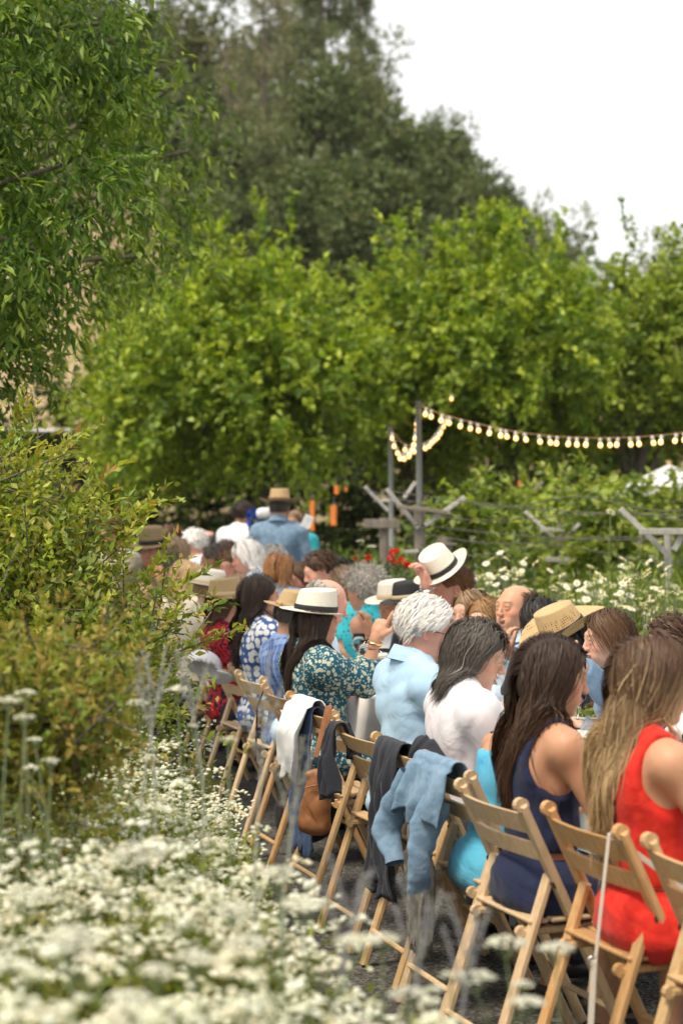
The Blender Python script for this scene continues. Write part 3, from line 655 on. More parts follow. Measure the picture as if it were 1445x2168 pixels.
for i, (a, b) in enumerate([((825, 1040, 15.2), (1500, 1092, 13.6)), ((850, 1080, 15.2), (1500, 1112, 13.6)), ((980, 1060, 15.3), (1500, 1070, 13.7)), ((880, 1110, 15.2), (1500, 1142, 13.5)), ((900, 1130, 15.1), (1500, 1160, 13.6)), ((900, 1160, 15.1), (1500, 1180, 13.6)), ((770, 1035, 16.5), (980, 1065, 15.2)), ((820, 1050, 15.3), (900, 1085, 15.1))]):
    pa, pb = arr(*W(*a)), arr(*W(*b)); o = arr(2.0, 15, 1.5); q = [pa + (pb - pa) * t - o - arr(0, 0, .05 * math.sin(t * 3.14 * (1 + i % 3))) for t in np.linspace(0, 1, 14)]
    mb = MB(); mb.tube(q, .004, 4); mb.build('wire', M['wire'], tw)

VP = [(.19, .27, .035), (.25, .33, .04), (.30, .37, .05), (.12, .19, .03), (.36, .40, .08), (.16, .22, .06)]
def vine(label, D, lob, n, seed, L=.085, pal=VP, trails=()):
    rng = np.random.RandomState(seed); lobes = bl(lob, D); cx = np.mean([l[0][0] for l in lobes]); g = gz(D); off = arr(cx, D, g)
    root = empty('grapevine', label, 'grapevine', tuple(off), group='grapevines on the trellises')
    P, Dr = in_lobes(lobes, n, rng, 2.5, .2)
    if trails:
        for a, b in trails:
            pa, pb = arr(*W(*a, D)), arr(*W(*b, D)); t = np.linspace(0, 1, 16)[:, None]; q = pa + (pb - pa) * t + np.sin(t * 7) * .05 * arr(1, 0, 0) + rng.randn(16, 3) * .03
            P = np.concatenate([P, q]); Dr = np.concatenate([Dr, nrm(rng.randn(16, 3) + arr(0, 0, -.3))])
    V, F, C = sprigs(P - off, Dr, 9, .26, L, L * .42, .3, .8, pal, (.26, .32, .06), rng)
    part('foliage', mk_mesh('foliage', V, F, C, mat=M['leaf']), root)
    mb = MB(); lo = min(lobes, key=lambda l: l[0][2])[0]
    mb.tube([(0, 0, 0), (.03, 0, .4), (-.02, 0, .8), (0, 0, 1.2)], [.035, .03, .025, .02], 7)
    limbs(mb, (0, 0, 1.1), [np.array(l[0]) - off for l in lobes], .015, rng); mb.build('trunk', M['bark'], root)
vine('pale green vine trailing down beside the tall light pole', 15.6, [(985, 1095, 22, 40, 0, .2), (1010, 1150, 30, 35, 0, .2), (975, 1070, 15, 20, 0, .15)], 40, 71, trails=[((960, 1060), (1000, 1180)), ((915, 1080), (930, 1120)), ((990, 1075), (1030, 1120))])
vine('vine growing up to a point behind the short T shaped post', 17, [(1080, 1070, 24, 35, 0, .2), (1075, 1120, 34, 45, 0, .25), (1060, 1175, 45, 30, 0, .25), (1090, 1190, 40, 30, 0, .2)], 70, 72, trails=[((1075, 1030), (1080, 1100)), ((1005, 1005), (1050, 1050))])
vine('leafy vine mass rising behind the middle trellis', 19, [(1195, 1040, 70, 42, 0, .4), (1130, 1060, 50, 35, 0, .3), (1260, 1080, 70, 40, 0, .4), (1190, 1100, 100, 30, .3, .3)], 105, 73)
vine('vine trailing over the left arm of the middle trellis post', 15.8, [(1178, 1150, 12, 45, 0, .12), (1180, 1195, 28, 35, 0, .2), (1160, 1215, 30, 25, 0, .2)], 30, 74, trails=[((1170, 1140), (1185, 1220))])
vine('tall yellow green vine climbing between the middle and right hand trellis', 15, [(1285, 1150, 40, 40, 0, .2), (1265, 1090, 22, 50, 0, .2), (1300, 1190, 55, 40, 0, .25), (1245, 1030, 16, 30, 0, .15), (1270, 1210, 60, 35, 0, .2)], 130, 75, trails=[((1240, 1010), (1270, 1120)), ((1325, 1095), (1290, 1150))])
vine('vine spreading along the back wires to the right edge', 19.5, [(1350, 1075, 90, 45, 0, .4), (1430, 1060, 80, 50, 0, .4), (1300, 1060, 60, 30, 0, .3), (1460, 1110, 80, 60, 0, .4), (1380, 1130, 100, 50, .3, .4)], 190, 76)
vine('darker vine row in the background behind the trellises', 22, [(1000, 1130, 90, 50, 0, .4), (1120, 1140, 110, 50, 0, .4), (1260, 1150, 110, 50, 0, .4), (1400, 1160, 120, 50, 0, .4), (900, 1150, 60, 40, 0, .3)], 230, 77, pal=[(.07, .12, .025), (.10, .16, .03), (.13, .19, .035)])

# daisies behind the far row
M['disc'] = mat('yellow daisy centre', (.65, .42, .04), .8)
def daisy_proto(seed, nf, spread=.16):
    rng = np.random.RandomState(seed); st = MB(); heads = []
    for i in range(nf):
        a = rng.uniform(0, 6.28); q = spread * rng.uniform(0, 1) ** .6; h = rng.uniform(.68, 1.0); b = arr(math.cos(a) * q * .3, math.sin(a) * q * .3, 0); t = arr(math.cos(a) * q, math.sin(a) * q, h)
        st.tube([b, (b + t) / 2 + rng.randn(3) * .02, t], [.004, .003, .0025], 4); V = []; F = []; o = 0; cm = MB()
        N = nrm(arr(rng.randn() * .5, rng.randn() * .5 - .45, 1)); S = nrm(np.cross(N, arr(0, 1, .2))); T = np.cross(N, S); r = rng.uniform(.022, .034); m = 13
        for k in range(m):
            u = 2 * math.pi * k / m; e = S * math.cos(u) + T * math.sin(u); e2 = -S * math.sin(u) + T * math.cos(u); dr = rng.uniform(-.25, .15)
            V += [t + e * .004, t + e * r * .6 - e2 * r * .23 + N * .002, t + e * r + N * dr * r, t + e * r * .6 + e2 * r * .23 + N * .002]; F.append([o, o + 1, o + 2, o + 3]); o += 4
        cm.lathe([(.0075, 0), (.007, .003), (.0035, .006), (.0003, .0065)], 7, c=t, axis=tuple(N)); Vv = np.array(V)
        heads.append((mk_mesh('petals', Vv, F, np.tile([.85, .85, .82], (len(Vv), 1)), mat=M['petal']), cm.mesh('flower_centre', M['disc'])))
    lv = sprigs(np.stack([rng.randn(16) * .05, rng.randn(16) * .05, rng.uniform(.1, .7, 16)], 1), nrm(rng.randn(16, 3) * .4 + arr(0, 0, 1)), 8, .16, .05, .006, .1, .6, [(.10, .16, .04), (.14, .20, .05), (.18, .22, .06)], None, rng)
    return st.mesh('stems', M['stem']), heads, mk_mesh('leaves', *lv, mat=M['leaf'])
DPR = [daisy_proto(80 + i, n) for i, n in enumerate((7, 9, 5, 11))]
rng = np.random.RandomState(90); spots = []
for x, y in [(1288, 1165), (1075, 1205), (1020, 1200), (1050, 1195), (1100, 1215), (1000, 1215), (1130, 1228), (1068, 1230), (1155, 1240), (1015, 1240), (1105, 1245), (1045, 1248), (1200, 1232), (1190, 1265), (1165, 1275), (1220, 1270),
             (1345, 1215), (1380, 1218), (1400, 1235), (1425, 1230), (1440, 1250), (1360, 1240), (1385, 1260), (1415, 1270), (1330, 1235), (1440, 1285), (1400, 1290), (1300, 1210), (1365, 1285), (1310, 1255), (1340, 1275), (1250, 1225), (1240, 1260), (1280, 1250), (1270, 1285)]:
    spots.append((x, y))
for i, (x, y) in enumerate(spots):
    D = 11.9 + .8 * rng.uniform() + (.8 if y < 1220 else 0) - (x > 1250) * .9
    X, Y, Z = W(x, y, D); g = gz(D); H = Z - g; pr = DPR[i % 4]
    zone = 'behind the laughing man' if x < 1160 else ('right of the straw cowboy hat' if x < 1300 else 'at the right edge behind the brown haired girl')
    same = sorted(q[0] * 10000 + q[1] for q in spots[1:] if ('behind the laughing man' if q[0] < 1160 else ('right of the straw cowboy hat' if q[0] < 1300 else 'at the right edge behind the brown haired girl')) == zone)
    W_ = 'first second third fourth fifth sixth seventh eighth ninth tenth eleventh twelfth thirteenth fourteenth fifteenth sixteenth'.split()
    lab = 'single tall daisy standing above the others in front of the vines' if i == 0 else W_[same.index(x * 10000 + y)] + ' clump of daisies from the left ' + zone.replace('at the right edge behind', 'behind')
    root = empty('daisy_plant', lab, 'daisies', (X, D, g), rng.uniform(0, 6.28), group='tall daisy' if i == 0 else 'daisies ' + zone); q = H / .92; root.scale = (1.1, 1.1, q)
    if i == 0: pr = daisy_proto(99, 1, .02); root.scale = (1.3, 1.3, H / .8)
    part('stems', pr[0], root); part('leaves', pr[2], root)
    for pe, ce in pr[1]: part('flower_centre', ce, part('petals', pe, root))
n = 2600; P = np.stack([rng.uniform(.6, 3.6, n), rng.uniform(11.2, 14.5, n), rng.uniform(.1, .95, n)], 1); P = P[(P[:, 0] > 3.1 - .25 * (P[:, 1]) + 1.1)]
P[:, 2] *= .8 + .2 * ss((P[:, 0] - 1.2) / 1.)
V, F, C = sprigs(P, nrm(rng.randn(len(P), 3) * .3 + arr(0, 0, 1)), 10, .30, .075, .009, .05, .6, [(.15, .22, .03), (.20, .27, .04), (.26, .31, .06), (.10, .15, .03)], None, rng)
o = part('tall_grass', mk_mesh('tall_grass', V, F, C, mat=M['leaf'])); tag(o, 'tall green stems and grass among the daisies', 'grass', kind='stuff')
n = 3000; P = np.stack([rng.uniform(-1.4, 4.5, n), rng.uniform(15.5, 23, n), np.zeros(n)], 1); P[:, 2] = gzv(P[:, 1]) + rng.uniform(.0, .75, n)
V, F, C = sprigs(P, nrm(rng.randn(n, 3) * .4 + arr(0, 0, 1)), 9, .4, .12, .014, .1, .7, [(.12, .19, .03), (.17, .24, .04), (.21, .26, .06), (.08, .13, .025)], None, rng)
o = part('meadow_greenery', mk_mesh('meadow_greenery', V, F, C, mat=M['leaf'])); tag(o, 'soft green grasses and weeds below the trellises', 'grass', kind='stuff')

def rose(label, blooms, D, c, r, seed, name='rose_bush'):
    rng = np.random.RandomState(seed); ps = [arr(*W(x, y, D)) for x, y in blooms]; cx = np.mean([p[0] for p in ps]); g = gz(D); root = empty(name, label, 'flowers', (cx, D, g)); off = arr(cx, D, g)
    st = MB()
    for p in ps:
        st.tube([(0, 0, 0), (p - off) * .6, p - off], [.008, .005, .003], 4); P = []; 
        k = 26; d = rdirs(k, rng); 
        V, F, C = leaf_arrays(p - off + d * r * .35, d + arr(0, 0, .4), np.roll(d, 1, 1), np.full(k, r * .9), np.full(k, r * .5), np.array([c] * k) * rng.uniform(.7, 1.2, (k, 1)), .3)
        part('bloom', mk_mesh('bloom', V, F, C, mat=M['petal']), root)
    st.build('stems', M['stem'], root)
    P = np.array([(p - off) * rng.uniform(.3, .92) + rng.randn(3) * .12 for p in ps for _ in range(26)])
    V, F, C = sprigs(P, nrm(rng.randn(len(P), 3) + arr(0, 0, .5)), 8, .16, .05, .016, .1, .8, [(.05, .09, .03), (.08, .12, .04)], None, rng); part('foliage', mk_mesh('foliage', V, F, C, mat=M['leaf']), root)
rose('cluster of bright red blooms left of the hat being tipped', [(830, 1170), (838, 1168), (826, 1183), (833, 1190), (848, 1186), (855, 1195), (866, 1197), (842, 1198)], 13.5, (.75, .02, .02), .024, 1)
rose('single red bloom left of the bright red cluster', [(780, 1183)], 14, (.7, .015, .015), .03, 2)
rose('faint small red blooms above the curly haired woman', [(752, 1182), (757, 1190)], 15, (.5, .05, .05), .02, 3)
def flat_flower(label, pts, D, seed):
    for i, (x, y, r) in enumerate(pts): umbel_plant(x, y, D, r, label[i], 1, 'white_flower', gz(D))
flat_flower(['flat white flower head left of the board topped post', 'small flat white flower near the faint red blooms', 'pale flower head right of the board topped post'], [(786, 1158, 11), (762, 1146, 9), (805, 1200, 9)], 14.5, 1)

# white canopy at the right, far
M['canvas'] = mat('white canvas', (.60, .60, .60), .7)
D = 22; c = W(1415, 1010, D); root = empty('patio_umbrella', 'large white canopy among the vines at the right edge', 'umbrella', (c[0], D, gz(D)))
zt = W(0, 983, D)[2] - gz(D); zb = W(0, 1036, D)[2] - gz(D); mb = MB(); a = [2 * math.pi * k / 8 for k in range(9)]; r0 = .62
for k in range(8):
    mb.add([(.0, 0, zt), (r0 * math.cos(a[k]), r0 * math.sin(a[k]), zb), (r0 * math.cos((a[k] + a[k+1]) / 2) * .95, r0 * math.sin((a[k] + a[k+1]) / 2) * .95, zb + .03), (r0 * math.cos(a[k+1]), r0 * math.sin(a[k+1]), zb)], [(0, 1, 2, 3)])
    mb.add([(r0 * math.cos(a[k]), r0 * math.sin(a[k]), zb), (r0 * math.cos(a[k+1]), r0 * math.sin(a[k+1]), zb), (r0 * math.cos(a[k+1]), r0 * math.sin(a[k+1]), zb - .08), (r0 * math.cos(a[k]), r0 * math.sin(a[k]), zb - .08)], [(0, 3, 2, 1)])
cp = mb.build('canopy', M['canvas'], root)
for k in range(8): m2 = MB(); m2.tube([(0, 0, zt - .06), (r0 * .93 * math.cos(a[k]), r0 * .93 * math.sin(a[k]), zb - .01)], .008, 5); m2.build('rib', M['wood_grey'], root)
mb = MB(); mb.tube([(0, 0, 0), (0, 0, zt + .04)], .025, 8); mb.build('pole', M['wood_tan'], root)

# grey trailer / shed at far left
def sid(nt, b):
    v = coords(nt, (1, 1, 1)); n = noise(nt, v, 2.5, 4); nt.links.new(ramp(nt, n, [(.3, (.16, .155, .15)), (.7, (.24, .235, .225))]), b.inputs[0])
M['shed'] = mat('grey shed wall', rough=.8, build=sid); M['roofm'] = mat('pale metal roof', (.42, .38, .34), .6); M['darkgap'] = mat('dark shutter', (.02, .02, .02), .8)
D = 31; x0, _, z0 = W(40, 1100, D); x1 = W(215, 1100, D)[0]; zt = W(0, 985, D)[2]; zr = W(0, 940, D)[2]; g = gz(D)
root = empty('garden_shed', 'low grey shed with a pale metal roof edge behind the shrubs at far left', 'shed', ((x0 + x1) / 2, D, g)); wd = x1 - x0
mb = MB(); mb.box((0, 1.2, (zt - g) / 2), (wd, 2.4, zt - g)); mb.build('wall', M['shed'], root)
for k in range(9): m2 = MB(); m2.box((-wd / 2 + wd * (k + .5) / 9, -.02, (zt - g) / 2), (wd / 9 - .02, .035, zt - g - .04), None, .006); m2.build('panel', M['shed'], root)
mb = MB(); mb.box((.3, 0, zt - g + .15), (wd * .5, .2, .24)); mb.build('vent_opening', M['darkgap'], root)  # dark box painted in for the shadow under the eave
mb = MB(); mb.box((0, .9, zr - g - .05), (wd + .5, 3.2, .07), Euler((math.radians(-9), 0, 0)).to_matrix(), .02); mb.build('roof', M['roofm'], root)
mb = MB(); mb.tube([(-wd/2, -.75, zr - g + .18), (wd/2, -.75, zr - g + .18)], .03, 6); mb.build('gutter', M['canvas'], root)
M['orange'] = mat('orange fabric', (.55, .14, .02), .6)
ob = M['orange'].node_tree.nodes['Principled BSDF']; ob.inputs['Emission Color'].default_value = (1, .30, .05, 1); ob.inputs['Emission Strength'].default_value = .16  # emission puts the warm light into these orange shapes
for i, (x, ya, yb, w, lab) in enumerate([(661, 1060, 1124, 11, 'tall narrow orange lit lantern post under the dark trees'), (706, 1070, 1112, 15, 'wide ragged orange lit lantern right of the narrow one'), (712, 1028, 1046, 11, 'small orange glowing lantern hanging under the trees'), (732, 1031, 1040, 7, 'tiny orange glowing lantern at the edge of the dark trees'), (1060, 1062, 1072, 9, 'small orange glow between the vines and dark trees'), (1099, 1018, 1030, 7, 'tiny orange glow above the vines')]):
    D = 21.5; a = arr(*W(x, ya, D)); b = arr(*W(x, yb, D)); s = FP / D; root = empty('lantern', lab, 'lantern', tuple((a + b) / 2)); h = (a - b)[2]; r = w / s / 2
    mb = MB(); mb.lathe([(.001, -h/2), (r * .9, -h/2), (r * .8, -h * .2), (r * .86, h * .2), (r * .9, h/2), (.001, h/2)], 6); mb.build('shade', M['orange'], root)  # lamp-like body shaped only to carry the orange glow
    mb = MB(); mb.tube([(0, 0, h / 2), (0, 0, h / 2 + .1)], .006, 4); mb.build('hook', M['wire'], root)
for x, y, r in [(955, 839, 5)]:
    root = empty('hanging_bulb', 'single warm bulb glowing among the leaves above the light string', 'bulb', W(x, y, 22)); o = part('bulb', bulb_m, root); s_ = part('socket', sock_m, o)

# ------------------------------------------------------------ folding chairs
def chair_proto(wd, label):
    root = empty('folding_chair', label, 'chair', group='wooden folding chairs along the near side'); m = M[wd]
    hw = .205; topy, topz = -.25, .79; ft = .13
    def post_y(z): return topy + (topz - z) * (ft - topy) / topz
    for s in (-1, 1):
        mb = MB(); d = nrm(arr(0, ft - topy, -topz))
        mb.bar((s * hw, post_y(.012), .012), (s * hw, topy, topz), .024, .044, (1, 0, 0), .006)
        mb.mesh; V = mb
        # rounded top
        mb.tube([(s * (hw - .0118), topy - .001, topz - .001), (s * (hw + .0118), topy - .001, topz - .001)], .0210, 12)
        mb.build('back_post', m, root)
        pv = arr(s * (hw - .027), post_y(.585), .585); rf = arr(s * (hw - .027), -.345, .012)
        mb = MB(); mb.bar(rf, pv, .022, .040, (1, 0, 0), .005); lg = mb.build('rear_leg', m, root)
        mb = MB(); mb.tube([pv + arr(s * -.014, 0, -.02), pv + arr(s * .042, 0, -.02)], .007, 10); mb.tube([pv + arr(s * .039, 0, -.02), pv + arr(s * .044, 0, -.02)], .011, 10); mb.build('bolt', M['metal_dark'], lg)
        mb = MB(); mb.bar((s * (hw - .052), -.225, .425), (s * (hw - .052), .20, .435), .020, .036, (1, 0, 0), .005); mb.tube([(s * (hw - .062), -.225, .425), (s * (hw - .042), -.225, .425)], .018, 10); mb.build('seat_rail', m, root)
    for z0, h in ((.735, .056), (.655, .052)):
        n = 9; V = []; F = []
        for i in range(n + 1):
            t = i / n * 2 - 1; x = t * (hw - .006); by = -.030 * (1 - t * t)
            for (dy, dz) in ((-.008, -h/2), (.008, -h/2), (.008, h/2), (-.008, h/2)): V.append((x, post_y(z0 + dz) + by + dy - .004, z0 + dz + .004 * (1 - t * t)))
        for i in range(n):
            for k in range(4): F.append((i*4+k, i*4+(k+1)%4, (i+1)*4+(k+1)%4, (i+1)*4+k))
        mb = MB(); mb.add(V, F); mb.build('back_slat', m, root)
    for i in range(6):
        mb = MB(); mb.box((0, -.185 + i * .068, .457 + .0003 * i), (.37, .056, .013), None, .004); mb.build('seat_slat', m, root)
    mb = MB(); mb.tube([(-hw + .03, -.310, .13), (hw - .03, -.310, .13)], .010, 8); mb.build('rung', m, root)
    mb = MB(); mb.tube([(-hw, post_y(.2), .2), (hw, post_y(.2), .2)], .010, 8); mb.build('rung', m, root)
    return root
TH = math.radians(-73)
PRO = {k: chair_proto(k, 'x') for k in ('wood_pale', 'wood_honey', 'wood_tan')}
index_kids(); usedp = set()
def chair(x, y, rz, wd, label, group='wooden folding chairs along the near side'):
    if wd in usedp: c = copy_tree(PRO[wd])
    else: c = PRO[wd]; usedp.add(wd)
    c.location = (x, y, gz(y)); c.rotation_euler = (0, 0, rz); c['label'] = label; c['group'] = group; return c
def seat_from_back(xpx, D, th=TH):
    X = (xpx - 722.5) / FP * D; return X + .25 * (-math.sin(th)), D + .25 * math.cos(th)
CH_ = [('A', 1465, 4.47, -70, 'wood_tan', 'folding chair cut off by the right edge, nearest to the camera'),
 ('B', 1234, 4.98, -70, 'wood_honey', 'honey coloured folding chair of the woman in the red dress'),
 ('C', 1037, 5.42, -70, 'wood_pale', 'pale folding chair of the woman in the navy dress'),
 ('D', 945, 5.98, -72, 'wood_pale', 'folding chair with the denim jacket over its back'),
 ('E', 858, 6.48, -73, 'wood_tan', 'folding chair with a dark jacket over it behind the woman in the white top'),
 ('F', 757, 7.0, -71, 'wood_tan', 'folding chair of the white haired man in the light blue shirt'),
 ('G', 675, 7.75, -72, 'wood_tan', 'folding chair carrying the white cloth and the tan handbag'),
 ('H', 588, 8.55, -72, 'wood_honey', 'honey coloured folding chair of the woman in the teal patterned blouse'),
 ('I', 531, 9.3, -70, 'wood_pale', 'pale folding chair of the man in the blue plaid shirt'),
 ('J', 470, 10.1, -72, 'wood_pale', 'pale folding chair of the woman in the polka dot top'),
 ('K', 415, 10.9, -72, 'wood_tan', 'folding chair with the white cap, half behind the glossy shrub')]
SEAT = {}; CHO = {}
for k, x, D, th, wd, lab in CH_:
    t = math.radians(th); sx, sy = seat_from_back(x, D, t); SEAT[k] = (sx, sy, t); CHO[k] = chair(sx, sy, t, wd, lab)

# ------------------------------------------------------------ table
M['cloth'] = mat('white tablecloth', (.72, .71, .69), .85)
M['glass'] = mat('clear glass', (.95, .97, .97), .03, Transmission_Weight=1.0); M['glass'].node_tree.nodes['Principled BSDF'].inputs['IOR'].default_value = 1.35
M['plate'] = mat('white china', (.78, .78, .76), .2); M['wine'] = mat('red wine', (.09, .01, .015), .1, Transmission_Weight=.3); M['food'] = mat('green salad', (.13, .20, .05), .8); M['napkin'] = mat('pale linen napkin', (.62, .60, .62), .9)
def table(label, ya, yb, n):
    A_, B_ = row(ya, .62), row(yb, .62); c = (A_ + B_) / 2; d = nrm(B_ - A_); L = np.linalg.norm(B_ - A_); rz = math.atan2(d[1], d[0]); g = gz(c[1])
    root = empty('banquet_table', label, 'table', (c[0], c[1], g), rz)
    mb = MB(); mb.box((0, 0, .72), (L, .72, .03), None, .004); mb.build('tabletop', M['wood_tan'], root)
    for i in range(n):
        for s in (-1, 1): mb = MB(); mb.tube([((i + .5) / n * L - L / 2, s * .28, 0), ((i + .5) / n * L - L / 2, s * .28, .705)], .018, 8); mb.build('leg', M['metal_dark'], root)
    nx = 60; V = []; F = []; prof = [(-.395, .50), (-.385, .62), (-.372, .735), (-.36, .742), (0, .743), (.36, .742), (.372, .735), (.385, .62), (.395, .50)]; m = len(prof)
    for i in range(nx + 1):
        x = (i / nx - .5) * (L + .06)
        for j, (y, z) in enumerate(prof): w = .012 * math.sin(x * 17 + (j > 4)) * (z < .7); V.append((x, y + w * (1 if y > 0 else -1), z))
    F = [(i*m+j, (i+1)*m+j, (i+1)*m+j+1, i*m+j+1) for i in range(nx) for j in range(m - 1)]
    cl = part('tablecloth', mk_mesh('tablecloth', V, F, smooth=True, mat=M['cloth'])); cl.location = root.location; cl.rotation_euler = root.rotation_euler
    tag(cl, 'white tablecloth on the ' + label.split(' ', 1)[1], 'tablecloth')
table('long near banquet table between the two rows of diners', 4.3, 12.2, 5)
table('long far banquet table behind the first one', 12.8, 18.5, 4)
gl = MB(); gl.lathe([(.0005, 0), (.032, .0), (.033, .003), (.006, .008), (.004, .075), (.012, .085), (.034, .115), (.038, .145), (.033, .19), (.032, .19), (.036, .145), (.032, .117), (.010, .089), (.0005, .088)], 20); gm = gl.mesh('glass_bowl', M['glass'], True)
wn_ = MB(); wn_.lathe([(.0005, .090), (.010, .091), (.031, .118), (.034, .132), (.0005, .133)], 18); wm = wn_.mesh('wine', M['wine'], True)
tb = MB(); tb.lathe([(.0005, 0), (.030, 0), (.036, .12), (.034, .12), (.028, .008), (.0005, .008)], 18); tm = tb.mesh('tumbler', M['glass'], True)
pl = MB(); pl.lathe([(.0005, .004), (.08, .004), (.125, .018), (.130, .018), (.085, 0), (.0005, 0)], 28); pm = pl.mesh('plate', M['plate'], True)
rng = np.random.RandomState(101)
fd = sprigs(np.stack([rng.randn(24) * .03, rng.randn(24) * .03, np.full(24, .01)], 1), nrm(rng.randn(24, 3) * .6 + arr(0, 0, 1)), 4, .03, .035, .012, .1, .8, [(.12, .2, .04), (.2, .26, .06), (.3, .12, .06)], None, rng); fm = mk_mesh('salad', *fd, mat=M['leaf'])
def on_table(y, off): p = row(y, off); return (p[0], p[1], gz(p[1]) + .7445)
GL = [(6.3, .52, 'beside the plate of the woman in navy'), (6.45, .66, 'behind the profile of the woman in navy'), (8.9, .45, 'in front of the pointing hand'), (9.1, .42, 'left of the pointing hand'), (9.35, .60, 'near the curly haired woman'), (8.4, .6, 'before the man in light blue'), (7.3, .7, 'in front of the girl eating'), (10.2, .6, 'before the couple in hats'), (5.7, .6, 'in front of the woman in red'), (9.7, .5, 'in front of the polka dot top')]
for y, off, w in GL:
    p = on_table(y, off); root = empty('wine_glass', 'stemmed wine glass ' + w, 'wine glass', p, group='wine glasses on the long table'); o = part('glass_bowl', gm, root); part('wine', wm, o)
for y, off, w in [(6.1, .62, 'between the women in navy and red'), (8.75, .62, 'near the pointing hand'), (7.5, .5, 'in front of the woman in the white top'), (9.3, .75, 'before the hat couple')]:
    o = part('water_tumbler', tm); o.location = on_table(y, off); tag(o, 'clear water tumbler ' + w, 'tumbler', 'water tumblers')
for y, off, w in [(5.9, .42, 'in front of the woman in navy'), (6.6, .42, 'under the face of the woman in the white top'), (5.3, .42, 'in front of the woman in red'), (7.6, .88, 'in front of the girl eating'), (8.8, .86, 'in front of the laughing man'), (7.6, .42, 'in front of the man in light blue'), (9.0, .42, 'in front of the patterned blouse'), (10.4, .8, 'in front of the hat couple')]:
    root = empty('dinner_plate', 'white dinner plate of salad ' + w, 'plate', on_table(y, off), group='plates of salad'); part('plate', pm, root); part('salad', fm, root)
# ------------------------------------------------------------ implicit bodies
def rotm(ax, a):
    return np.array(Matrix.Rotation(a, 3, ax))
def pdist(pr, x, y, z):
    t = pr[0]
    if t == 'e':
        _, c, r, Rm = pr[:4]; dx, dy, dz = x - c[0], y - c[1], z - c[2]
        if Rm is not None: dx, dy, dz = (Rm[0][0]*dx + Rm[1][0]*dy + Rm[2][0]*dz, Rm[0][1]*dx + Rm[1][1]*dy + Rm[2][1]*dz, Rm[0][2]*dx + Rm[1][2]*dy + Rm[2][2]*dz)
        k0 = np.sqrt((dx/r[0])**2 + (dy/r[1])**2 + (dz/r[2])**2); k1 = np.sqrt((dx/r[0]**2)**2 + (dy/r[1]**2)**2 + (dz/r[2]**2)**2) + 1e-9
        return k0 * (k0 - 1) / k1
    if t in 'cf':
        _, a, b, r = pr[:4]; d = np.array(b, float) - a; L2 = max(float(d @ d), 1e-12); dx, dy, dz = x - a[0], y - a[1], z - a[2]
        h = (dx*d[0] + dy*d[1] + dz*d[2]) / L2; hc = np.clip(h, 0, 1)
        q = np.sqrt((dx - d[0]*hc)**2 + (dy - d[1]*hc)**2 + (dz - d[2]*hc)**2) - (r[0] + (r[1] - r[0]) * hc)
        if t == 'f': q = np.maximum(q, (h - 1) * math.sqrt(L2))
        return q
    if t == 'p':   # half space cut: removes where (p-c).n > 0
        _, c, n, _ = pr[:4]; return (x - c[0]) * n[0] + (y - c[1]) * n[1] + (z - c[2]) * n[2]
def bbox(pr, m):
    if pr[0] == 'e': r = max(pr[2]) + m; c = np.array(pr[1]); return c - r, c + r
    r = max(pr[3]) + m; a, b = np.array(pr[1]), np.array(pr[2]); return np.minimum(a, b) - r, np.maximum(a, b) + r
def smin(a, b, k):
    if k <= 0: return np.minimum(a, b)
    h = np.maximum(k - np.abs(a - b), 0) / k; return np.minimum(a, b) - h * h * k * .25
def fieldpts(prims, P):
    x, y, z = P[:, 0], P[:, 1], P[:, 2]; F = np.full(len(P), 1.0)
    for pr in prims:
        mode, k = pr[4], pr[5]; d = pdist(pr, x, y, z)
        if mode == '+': F = smin(F, d, k)
        elif mode == '-': F = -smin(-F, d, k)
        elif mode == 'x': F = np.maximum(F, d)
    return F
def E(c, r, k=.02, mode='+', rot=None): return ('e', np.array(c, float), r, rot, mode, k)
def Cc_(a, b, r0, r1=None, k=.02, mode='+'): return ('c', np.array(a, float), np.array(b, float), (r0, r0 if r1 is None else r1), mode, k)
def Fl(a, b, r0, r1, k=.02): return ('f', np.array(a, float), np.array(b, float), (r0, r1), '+', k)
def Pl(c, n): return ('p', np.array(c, float), nrm(n), (0,), 'x', 0)
def wrinkle(x, y, z, seed, f):
    r = np.random.RandomState(seed); o = 0
    for i in range(4):
        a, b = nrm(r.randn(3)) * f * (1 + .5 * i), nrm(r.randn(3)) * f * .6
        w = 1.6 * np.sin(b[0]*x + b[1]*y + b[2]*z + i * 2.1)
        s = np.sin(a[0]*x + a[1]*y + a[2]*z + w); o = o + (1 - np.abs(s)) ** 1.5 / (1 + .4 * i)
    return o - 1.5
